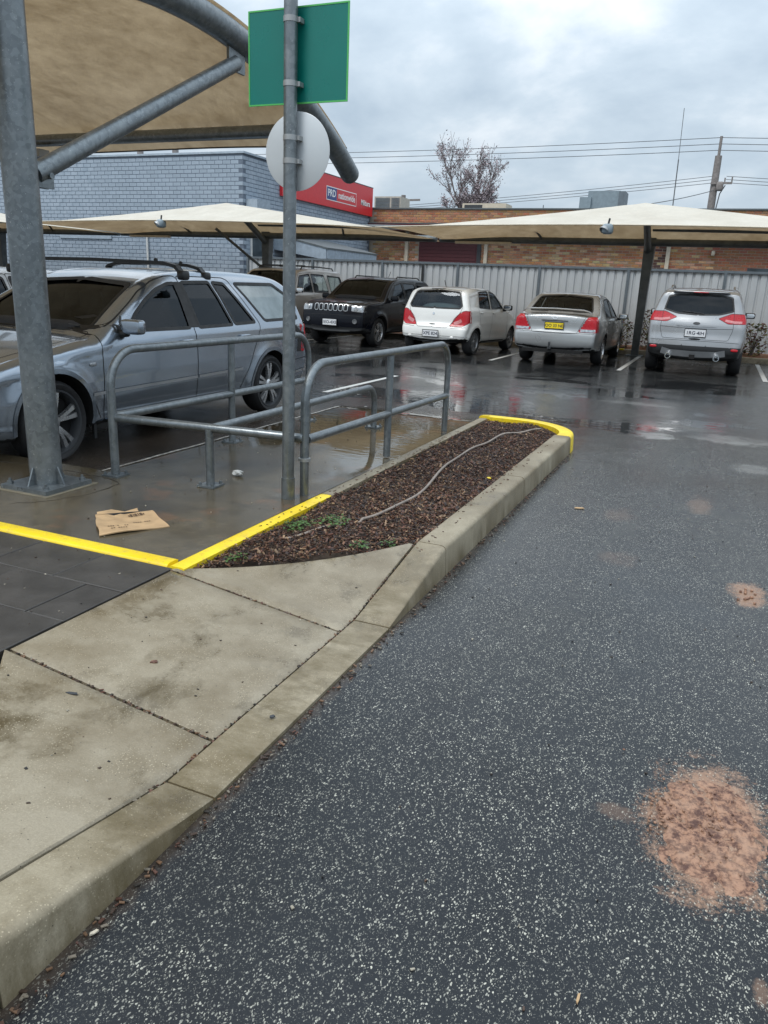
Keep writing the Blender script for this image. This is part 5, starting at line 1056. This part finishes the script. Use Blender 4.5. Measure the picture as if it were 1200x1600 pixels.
MB().box((-25.0, GY-.04, .95), (-24.25, GY-.031, 2.3)).build('door_panel', 'beige', dr, smooth=False); MB().box((-25.0, GY-.05, .9), (-24.25, GY-.041, 1.45)).build('door_kickplate', 'sign_red', dr, smooth=False)
# red fascia sign on the side wall
sgn = MB().box((GX+.0, 24.6, 4.28), (GX+.10, 32.18, 5.42)).build('fascia_sign', 'sign_red', gb, smooth=False)
MB().box((GX+.0, 24.55, 5.421), (GX+.11, 32.2, 5.45)).build('sign_edge', 'roof_edge', sgn, smooth=False)
def fm(m, y, z): return MB().box((GX+.101, y[0], z[0]), (GX+.106, y[1], z[1])).build('sign_panel', m, sgn, smooth=False)
fm('sign_white', (27.88, 30.53), (4.52, 5.02)); MB().box((GX+.1065, 27.91, 4.55), (GX+.109, 28.74, 4.99)).build('sign_panel', 'sign_navy', sgn, smooth=False); MB().box((GX+.1065, 28.75, 4.55), (GX+.109, 30.50, 4.99)).build('sign_panel', 'sign_red', sgn, smooth=False)
for txt, y, z, sz in (('PRD', 28.32, 4.78, .36), ('nationwide', 29.63, 4.77, .34), ('Mildura', 31.42, 4.74, .30)):
    o = link('sign_lettering', text_mesh(txt, sz, 'sign_white', .002, offset=.006), sgn); o.location = (GX+.1125, y, z); o.rotation_euler = (math.pi/2, 0, math.pi/2)
# windows, hood and lean-to on the side wall
def win(y0, y1, z0, z1, fm_='white_paint'):
    w_ = MB().box((GX-.03, y0, z0), (GX+.03, y1, z1)).build('window', fm_, gb, smooth=False); md = (y0+y1)/2
    for a, b in ((y0+.06, md-.03), (md+.03, y1-.06)): MB().box((GX+.0305, a, z0+.06), (GX+.036, b, z1-.06)).build('pane', 'window_glass', w_, smooth=False)
win(22.75, 24.1, 1.55, 2.85); win(29.0, 30.0, 1.7, 2.7, 'dark_metal'); win(30.5, 31.2, 1.6, 2.75, 'roof_edge'); win(27.6, 28.5, 1.7, 2.95, 'dark_metal')
MB().box((GX+.0, 22.5, 3.55), (GX+.42, 23.3, 3.95)).build('air_vent_hood', 'grey_render', gb, smooth=False)
lt = MB(); lt.add([(GX, 24.2, 2.98), (GX+2.1, 24.2, 2.55), (GX+2.1, 28.4, 2.55), (GX, 28.4, 2.98), (GX, 24.2, 3.03), (GX+2.1, 24.2, 2.60), (GX+2.1, 28.4, 2.60), (GX, 28.4, 3.03)], [(0, 1, 2, 3), (4, 5, 6, 7), (0, 1, 5, 4), (1, 2, 6, 5), (2, 3, 7, 6)]); ro = lt.build('lean_to_roof', 'roof_edge', gb, smooth=False)
MB().box((GX+1.95, 24.25, 2.25), (GX+2.08, 28.35, 2.55)).build('lean_to_beam', 'grey_render', ro, smooth=False)
lb = MB(); lb.add([(GX, 24.22, 2.5), (GX+2.05, 24.22, 2.2), (GX+2.05, 24.22, 2.56), (GX, 24.22, 2.97)], [(0, 1, 2, 3)]); lb.build('lean_to_gable', 'grey_render', ro, smooth=False)
for y in (24.3, 28.3): MB().box((GX+1.96, y-.05, 0), (GX+2.06, y+.05, 2.25)).build('lean_to_post', 'grey_render', ro, smooth=False)

# ------------------------------------------------------------------ orange brick building
OY, OH = 32.4, 4.62
ob = thing('brick_building', (-5, OY, 0), 'long orange brick building behind the fence with maroon door', 'building')
MB().box((-30, OY+.02, 0), (16, 44, OH)).build('wall', 'orange_mortar', ob, smooth=False)
bc, bl = .098, .27; m1 = MB()
cols = [(.52, .28, .14), (.48, .23, .11), (.42, .19, .09), (.60, .40, .23), (.47, .24, .12), (.36, .15, .08), (.58, .38, .22), (.44, .21, .10)]
for r_ in range(int(OH/bc)):
    z = r_*bc
    if z < 1.9: continue
    for k_ in range(int(19.5/bl)):
        x = -14.65+k_*bl+(bl/2 if r_ % 2 else 0)
        if x > 4.2: break
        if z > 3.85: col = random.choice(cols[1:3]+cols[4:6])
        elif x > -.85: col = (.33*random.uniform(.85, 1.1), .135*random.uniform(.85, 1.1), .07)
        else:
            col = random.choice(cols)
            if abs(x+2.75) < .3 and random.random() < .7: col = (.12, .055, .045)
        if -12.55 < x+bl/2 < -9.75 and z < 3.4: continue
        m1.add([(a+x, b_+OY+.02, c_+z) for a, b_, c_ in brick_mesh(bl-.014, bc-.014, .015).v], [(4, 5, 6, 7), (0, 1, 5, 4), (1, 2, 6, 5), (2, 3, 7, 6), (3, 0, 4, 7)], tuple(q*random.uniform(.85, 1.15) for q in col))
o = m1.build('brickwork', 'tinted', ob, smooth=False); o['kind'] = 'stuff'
MB().box((-30, OY-.05, OH), (16, 44.05, OH+.05)).build('parapet_cap', 'roof_edge', ob, smooth=False)
rd = MB().box((-12.45, OY-.02, 0), (-9.85, OY+.015, 3.42)).build('roller_door', 'maroon', ob, smooth=False)
for z in np.arange(.2, 3.3, .14): MB().box((-12.40, OY-.035, z), (-9.90, OY-.0205, z+.115)).build('door_slat', 'maroon', rd, smooth=False)
MB().box((-9.84, OY-.06, 0), (-9.68, OY+.015, 3.42)).build('door_guide', 'dark_metal', rd, smooth=False)
MB().box((-14.6, OY-.7, 3.72), (6, OY-.02, 3.98)).build('awning_fascia', 'maroon', ob, smooth=False); MB().box((-14.6, OY-.71, 3.985), (6, OY-.02, 4.02)).build('awning_flashing', 'roof_edge', ob, smooth=False)
for x in (-13.0, -9.45, -2.28): MB().box((x-.07, OY-.12, 0), (x+.07, OY+.0, 3.72)).build('downpipe', 'cream_paint', ob, smooth=False)
MB().box((.55, OY-.03, 1.4), (2.6, OY+.01, 2.62)).build('window', 'window_glass', ob, smooth=False); MB().rbox((-.7, OY-.12, 3.1), (.14, .2, .2), .6, 6).build('wall_lamp', 'cream_paint', ob, smooth=1)
# rooftop plant
def cooler(name, lo, hi, mt, label, slats=True):
    t = thing(name, ((lo[0]+hi[0])/2, lo[1], lo[2]), label, 'air cooler'); MB().box(lo, hi).build('casing', mt, t, smooth=False)
    if slats:
        n_ = 9
        for i in range(n_):
            z = lo[2]+.06+(hi[2]-lo[2]-.1)*i/n_; MB().box((lo[0]+.06, lo[1]-.02, z), ((lo[0]+hi[0])/2+.12, lo[1]-.001, z+.03)).build('louvre', 'fence_post', t, smooth=False); MB().box(((lo[0]+hi[0])/2+.2, lo[1]-.02, z), (hi[0]-.04, lo[1]-.001, z+.03)).build('louvre', 'fence_post', t, smooth=False)
    return t
cooler('roof_cooler', (-15.0, 33.2, OH), (-13.75, 34.3, 5.22), 'beige', 'beige louvred cooler on the roof beside the red sign')
t_ = cooler('roof_cooler', (-11.15, 34, OH), (-9.2, 35, 5.02), 'cream_paint', 'low cream cooler with dark grille under the bare tree', False); MB().box((-11.05, 33.98, OH+.06), (-10.25, 33.999, 4.96)).build('grille', 'dark_metal', t_, smooth=False)
t_ = cooler('roof_duct', (-5.7, 33.4, OH), (-4.45, 34.4, 5.42), 'grey_metal', 'grey sheet metal duct box on the brick roof', False); MB().box((-6.0, 33.3, OH), (-5.55, 34.2, 5.18)).build('duct_side', 'grey_metal', t_, smooth=False); MB().box((-4.5, 33.36, OH+.1), (-4.25, 34.3, 5.40)).build('duct_flange', 'fence_post', t_, smooth=False)
an = thing('roof_antenna', (-2.47, 34, OH), 'thin tall radio antenna on the brick roof', 'antenna'); MB().tube([(-2.47, 34, OH), (-2.50, 34, 6.6)], .022, 6).build('lower_mast', 'wire', an); MB().tube([(-2.50, 34, 6.5), (-2.55, 34, 8.4)], .012, 6).build('whip', 'wire', an)
MB().tube([(-7.6, 34, OH), (-7.6, 34, 4.95)], .02, 6).build('roof_vent', 'wire', label='short thin vent on the brick roof between cooler and duct', cat='vent')

# ------------------------------------------------------------------ power poles and wires
pp = thing('power_pole', (-1.42, 45, 0), 'leaning-looking timber power pole with transformer brackets', 'power pole')
pp['label'] = 'grey timber power pole with insulators right of the antenna'
MB().tube([(-1.42, 45, 0), (-1.42, 45, 8.4)], [.24, .17], 12).build('pole', 'wood_pole', pp, smooth=50); MB().tube([(-1.42, 45, 8.3), (-1.42, 45, 9.3)], .07, 8).build('pole_top', 'wood_pole', pp)
MB().rbox((-1.15, 44.8, 6.95), (.35, .3, .45), .5, 8).build('junction_box', 'wood_pole', pp, smooth=1); MB().bar((-1.6, 44.8, 7.1), (-.6, 44.8, 7.1), .08, .1).build('crossarm', 'wood_pole', pp, smooth=False)
MB().tube([(-.9, 44.8, 7.0), (-1.1, 44.8, 6.6), (-1.25, 44.8, 5.2), (-1.3, 44.8, 3)], .03, 6).build('cable_riser', 'wire', pp)
for x, z in ((-.95, 7.35), (-.62, 7.4)): MB().tube([(x, 44.8, 7.1), (x, 44.8, z)], .035, 6).build('insulator', 'wood_pole', pp)
p2 = thing('power_pole', (-24.6, 60, 0), 'distant power pole with crossarm above the beige cooler', 'power pole'); MB().tube([(-24.6, 60, 0), (-24.6, 60, 8.35)], .18, 10).build('pole', 'wood_pole', p2, smooth=50); MB().bar((-25.9, 60, 7.95), (-23.2, 60, 8.0), .12, .14).build('crossarm', 'wood_pole', p2, smooth=False)
def wire(a, b, sag, label, r=.016):
    a, b = Vector(a), Vector(b); MB().tube([a.lerp(b, t)-Vector((0, 0, sag*4*t*(1-t))) for t in np.linspace(0, 1, 24)], r, 5).build('power_line', 'wire', label=label, cat='power line', group='overhead power lines')
for z, lb_ in zip((9.24, 8.95, 8.66), ('topmost', 'second', 'third')):
    wire((-1.42, 45, z), (-44, 45, z+.12), .28, lb_+' overhead line running from the power pole over the tree'); wire((-1.42, 45, z), (30, 45, z-.3), .3, lb_+' overhead line running from the power pole out of the picture')
for i, lb_ in enumerate(('upper', 'middle', 'lower')):
    wire((-1.5, 45, 7.46-.16*i), (-30, 45, 5.5-.1*i), .25, lb_+' line of the low bundle sagging behind the tree', .014); wire((-.9, 44.8, 7.42-.15*i), (30, 44, 6.9-.15*i), .5, lb_+' line of the low bundle right of the power pole', .014)
wire((-1.4, 44.7, 6.75), (-7.2, 34.2, OH+.15), .25, 'service line dropping from the power pole to the brick roof', .018)

# ------------------------------------------------------------------ bare tree
tr = thing('bare_tree', (-14.2, 45, 0), 'nearly bare tree with sparse purple-grey leaves behind the brick building', 'tree')
rng = random.Random(11); tips = []; tb = MB()
def branch(p, d_, l, r, lev):
    pts = [p]; q = p; dd = d_.copy(); n_ = 4
    for i in range(n_):
        dd = (dd+Vector((rng.gauss(0, .10), rng.gauss(0, .10), rng.gauss(.05, .05)))).normalized(); q = q+dd*(l/n_); pts.append(q)
    tb.tube(pts, [max(.008, r*(1-.55*i/n_)) for i in range(n_+1)], 6 if lev < 2 else 4, False)
    if lev >= 2: tips.extend(pts[1:])
    if lev >= 4: return
    for k_ in range((5, 4, 4, 3)[lev]):
        t = rng.uniform(.35, 1.0); i = min(n_-1, int(t*n_)); s_ = pts[i].lerp(pts[i+1], t*n_-i); a = rng.uniform(0, 6.28); sp_ = rng.uniform(.35, .8); b = (dd+Vector((math.cos(a), math.sin(a), 0))*sp_+Vector((0, 0, .12))).normalized(); branch(s_, b, l*rng.uniform(.5, .72), r*.5, lev+1)
MB().tube([(-14.2, 45, 0), (-14.15, 45, 1.5), (-14.2, 45, 3.0), (-14.2, 45, 4.2)], [.26, .22, .19, .16], 12).build('trunk', 'bark', tr, smooth=50)
for dx, dy, dz, l in ((-.12, .1, 1, 2.7), (.34, 0, 1, 2.4), (-.5, .1, .9, 1.8), (.55, -.2, .75, 1.6), (-.75, 0, .6, 1.5), (0, .4, .9, 1.9), (.1, -.4, .85, 1.8)): branch(Vector((-14.2, 45, rng.uniform(3.6, 4.4))), Vector((dx, dy, dz)).normalized(), l, .10, 0)
tb.build('limbs', 'bark', tr, smooth=1)
lf = MB()
for p in tips:
    for k_ in range(2):
        if rng.random() < .5: continue
        q = p+Vector((rng.gauss(0, .09), rng.gauss(0, .09), rng.gauss(-.03, .08))); a = rng.uniform(0, 6.28); u = Vector((math.cos(a), math.sin(a), rng.gauss(0, .6))).normalized()*rng.uniform(.03, .07); v = u.cross(Vector((rng.gauss(0, 1), rng.gauss(0, 1), rng.gauss(0, 1)))).normalized()*u.length*.6; f_ = rng.uniform(.6, 1.4)
        lf.add([q-u, q-v, q+u, q+v], [(0, 1, 2, 3)], (.40*f_, .33*f_, .35*f_))
lf.build('crown', 'leaf', tr, smooth=False)

# ------------------------------------------------------------------ shrubs by the fence
def shrub(x, y, rx, h_, label):
    t = thing('shrub', (x, y, .12), label, 'shrub', 'low shrubs in the garden strip'); st = MB(); lf = MB()
    for k_ in range(16):
        a = rng.uniform(0, 6.28); e_ = Vector((x+rx*.8*math.cos(a), y+rx*.6*math.sin(a), .15+h_*rng.uniform(.5, .95))); st.tube([(x, y, .1), (x+.3*(e_.x-x), y+.3*(e_.y-y), .1+.6*(e_.z-.1)), e_], [.012, .009, .004], 5, False)
    for k_ in range(420):
        a = rng.uniform(0, 6.28); q = rng.random()**.5; ph = rng.random(); p = Vector((x+rx*q*math.cos(a)*math.sin(math.pi*(.15+.7*ph)), y+rx*.7*q*math.sin(a), .14+h_*ph)); b = rng.uniform(0, 6.28); u = Vector((math.cos(b), math.sin(b), rng.gauss(.2, .5))).normalized()*rng.uniform(.03, .07); v = u.cross(Vector((rng.gauss(0, 1), rng.gauss(0, 1), 1))).normalized()*u.length*.4
        col = rng.choice([(.10, .11, .03), (.16, .13, .035), (.07, .085, .03), (.17, .05, .035), (.12, .035, .035), (.30, .26, .10)]); lf.add([p-u, p-v, p+u, p+v], [(0, 1, 2, 3)], col)
    st.build('stems', 'bark', t, smooth=False); lf.build('foliage', 'leaf', t, smooth=False)
shrub(-2.45, 21.35, .42, .75, 'reddish green shrub left of the tapered shade post'); shrub(-1.65, 21.5, .42, 1.0, 'taller variegated shrub between the shade post and silver SUV'); shrub(.78, 21.5, .4, .8, 'reddish green shrub beside the last silver SUV')

# ------------------------------------------------------------------ litter and small things
cb = thing('cardboard_sheet', (-2.9, 3.2, ZS), 'flattened wet cardboard box lying on the trolley bay slab', 'cardboard')
P = []; A, B, C_, D_ = Vector((-2.834, 2.914, 0)), Vector((-2.636, 3.238, 0)), Vector((-2.893, 3.399, 0)), Vector((-3.10, 3.165, 0))
for j in range(13):
    v = j/12; row = []
    for i in range(19):
        u = i/18; p = A*(1-u)*(1-v)+B*u*(1-v)+C_*u*v+D_*(1-u)*v; z = ZS+.008+.006*math.sin(5*u+3*v)+.012*max(0, v-.75)*(u < .45)*3*abs(math.sin(9*u))+.02*max(0, .12-u)*4*abs(math.sin(7*v)); row.append((p.x+.006*math.sin(9*v), p.y+.008*math.sin(13*u)*(v > .9), z))
    P.append(row)
m = MB().grid(P); m.grid([[(x, y, z-.006) for x, y, z in r] for r in P]); m.grid([[p, (p[0], p[1], p[2]-.006)] for p in P[0]]); m.grid([[r[-1], (r[-1][0], r[-1][1], r[-1][2]-.006)] for r in P]); m.build('sheet', 'card', cb, smooth=1)
fl = MB(); fl.grid([[(-3.09+.05*i+.006*math.sin(5*i+j)-.012*j, 3.165+.058*i+.014*j, ZS+.016+.004*math.sin(2.2*i)*j) for i in range(4)] for j in range(4)]); fl.build('torn_flap', 'card', cb, smooth=1)
ink = MB()
for u0_, u1_, v0_, v1_ in ((.58, .62, .78, .92), (.635, .65, .78, .92), (.66, .70, .78, .92), (.715, .73, .78, .92), (.745, .79, .78, .92), (.55, .57, .80, .88), (.80, .82, .80, .88)):
    ink.grid([[P[0][0] and tuple((A*(1-u)*(1-v)+B*u*(1-v)+C_*u*v+D_*(1-u)*v)+Vector((0, 0, ZS+.0105+.006*math.sin(5*u+3*v)))) for u in (u0_, u1_)] for v in (v0_, v1_)])
for v in (.42, .30, .18):
    for k_ in range(9):
        u0_ = (.15 if v < .35 else .55)+k_*.035
        if random.random() < .2: continue
        ink.grid([[tuple((A*(1-u)*(1-q)+B*u*(1-q)+C_*u*q+D_*(1-u)*q)+Vector((0, 0, ZS+.0105+.006*math.sin(5*u+3*q)))) for u in (u0_, u0_+.022)] for q in (v, v+.035)])
ink.build('printing', 'print_ink', cb, smooth=False)
pw_ = MB(); rg_ = random.Random(3); P = []
for i in range(9):
    a = -math.pi/2+math.pi*i/8; row = []
    for k_ in range(13):
        b = 2*math.pi*(k_ % 12)/12; f_ = 1+.3*math.sin(3*b+i)+.2*math.cos(5*b*1+2*i); row.append((-2.965+.035*f_*math.cos(a)*math.cos(b), 4.40+.028*f_*math.cos(a)*math.sin(b), ZS+.022+.02*math.sin(a)))
    P.append(row)
pw_.grid(P).build('crumpled_paper', 'paper_white', label='small crumpled white wrapper on the wet slab', cat='litter', smooth=False)
def flake(name, x, y, z, l, wd_, a, mt, label, cat):
    m = MB(); c_, s_ = math.cos(a), math.sin(a); m.prism([(-l/2, -wd_/3), (0, -wd_/2), (l/2, -wd_/4), (l*.35, wd_/2), (-l*.3, wd_/2.4)], lambda p: (x+p[0]*c_-p[1]*s_, y+p[0]*s_+p[1]*c_, z), lambda p: (x+p[0]*c_-p[1]*s_, y+p[0]*s_+p[1]*c_, z+.003+.004*abs(p[0])/l)); m.build(name, mt, label=label, cat=cat, smooth=False)
flake('paper_scrap', -1.108, 1.04, .004, .022, .008, 1.1, 'cream_paint', 'tiny cream paper scrap by the near kerb face', 'litter'); flake('wood_splinter', -.066, 1.351, .003, .028, .006, 1.5, 'card', 'thin tan splinter on the near asphalt', 'litter')
flake('dead_leaf', -2.08, 4.10, .128, .05, .03, .6, 'card', 'tan dead leaf on the mulch by the yellow kerb', 'leaf'); flake('dead_leaf', -.728, 5.298, .004, .07, .03, .3, 'card', 'tan dead leaf lying flat on the open asphalt', 'leaf'); flake('dead_leaf', -1.40, 5.32, .125, .045, .03, 2., 'yellow_paint', 'yellow green leaf lying on the mulch', 'leaf') if True else None
flake('pebble', -1.75, 2.03, fz(-1.75, 2.03), .028, .02, .5, 'mud', 'brown pebble in the middle of the concrete slab', 'pebble'); flake('dead_leaf', -1.83, 1.71, fz(-1.83, 1.71), .045, .012, .2, 'dark_metal', 'small dark twig on the nearest concrete slab', 'leaf'); flake('pebble', -1.21, 1.98, .02, .02, .014, .9, 'dark_metal', 'small dark pebble on the kerb lip', 'pebble')
MB().rbox((-2.245, 1.70, .15), (.09, .06, .04), .8, 8).build('yellow_flower', 'yellow_paint', label='yellow flower head at the left edge beside the slab', cat='flower', smooth=1)
m = MB(); rg_ = random.Random(21)
for k_ in range(300):
    q = rg_.random()
    if q < .45: x, y, z = rg_.uniform(-1.05, .8), 1.2+7*rg_.random()**1.4, .003
    elif q < .65: x, y = rg_.uniform(-2.15, -1.33), rg_.uniform(1.2, 3.2); z = fz(x, y)+.001
    elif q < .85: x, y, z = rg_.uniform(-3.7, -2.3), rg_.uniform(2.9, 6.5), ZS+.003
    else: x, y, z = rg_.uniform(-3.4, -2.25), rg_.uniform(1.85, 2.7), .128
    if q < .65 and y < 2.74-.0 and x < -1.33 and y > 2.75: continue
    l = rg_.uniform(.003, .011); chip(m, x, y, z, l, l*rg_.uniform(.4, .9), .003, rg_.uniform(0, 6.3), rg_.gauss(0, .2), rg_.choice([(.03, .022, .016), (.06, .04, .028), (.10, .06, .04), (.02, .02, .02), (.30, .27, .21), (.42, .38, .30)]))
for k_ in range(160):
    x = rg_.choice((KX-.165+rg_.uniform(-.01, .07), LX+.13-rg_.random()*.08)); y = rg_.uniform(3.4, 7.0); chip(m, x, y, (.162 if x > -1.5 else .137), rg_.uniform(.006, .02), .006, .003, rg_.uniform(0, 6.3), rg_.gauss(0, .15), rg_.choice([(.06, .026, .018), (.10, .042, .028), (.17, .09, .05)]))
m.build('debris', 'mulch_chip', kind='stuff', label='specks of grit and bark scattered over the paving', cat='debris', smooth=False)
# mud lump pressed on to the asphalt
m = MB(); P = []; rg_ = random.Random(5)
from mathutils import noise as mn
for i in range(110):
    row = []
    for j in range(110):
        u, v = (i/109-.5)*2, (j/109-.5)*2; x, y = .182+u*.165, 2.07+v*.30; q = u*u+v*v+.35*mn.noise((x*9, y*9, 0))
        f_ = max(0, 1-q); h_ = min(1, f_*2.2)
        tread = .5+.5*math.sin(70*(x*.9+y*.35)+2*mn.noise((x*20, y*20, 3))); nz1 = mn.noise((x*60, y*60, 1)); nz2 = mn.noise((x*25, y*45, 7))
        z = -.006+h_*(.013+.003*nz1+.004*nz2-.006*(tread > .80)*(mn.noise((x*12, y*12, 9)) > -.1)-.004*(mn.noise((x*70, y*110, 4)) > .35))
        row.append((x, y, z))
    P.append(row)
m.grid(P).build('mud_patch', 'mud', label='reddish mud patch trodden on to the asphalt', cat='mud', kind='stuff', smooth=1)
m = MB()
for k_ in range(120):
    a = rg_.uniform(0, 6.28); q = rg_.gauss(0, .12); x, y = .19+q*math.cos(a), 2.08+1.4*q*math.sin(a)
    if k_ < 60: x, y = .05+rg_.gauss(0, .022), 2.08+rg_.gauss(0, .06)
    m.rbox((x, y, .008), (rg_.uniform(.004, .012), rg_.uniform(.004, .012), .006), .8, 3, rg_.random()*3)
for k_ in range(14): m.rbox((.33+rg_.gauss(0, .03), 4.10+rg_.gauss(0, .06), .005), (.016, .02, .012), .8, 3)
m.build('mud_crumbs', 'mud', label='small clods of red mud on the asphalt', cat='mud', kind='stuff', smooth=1)
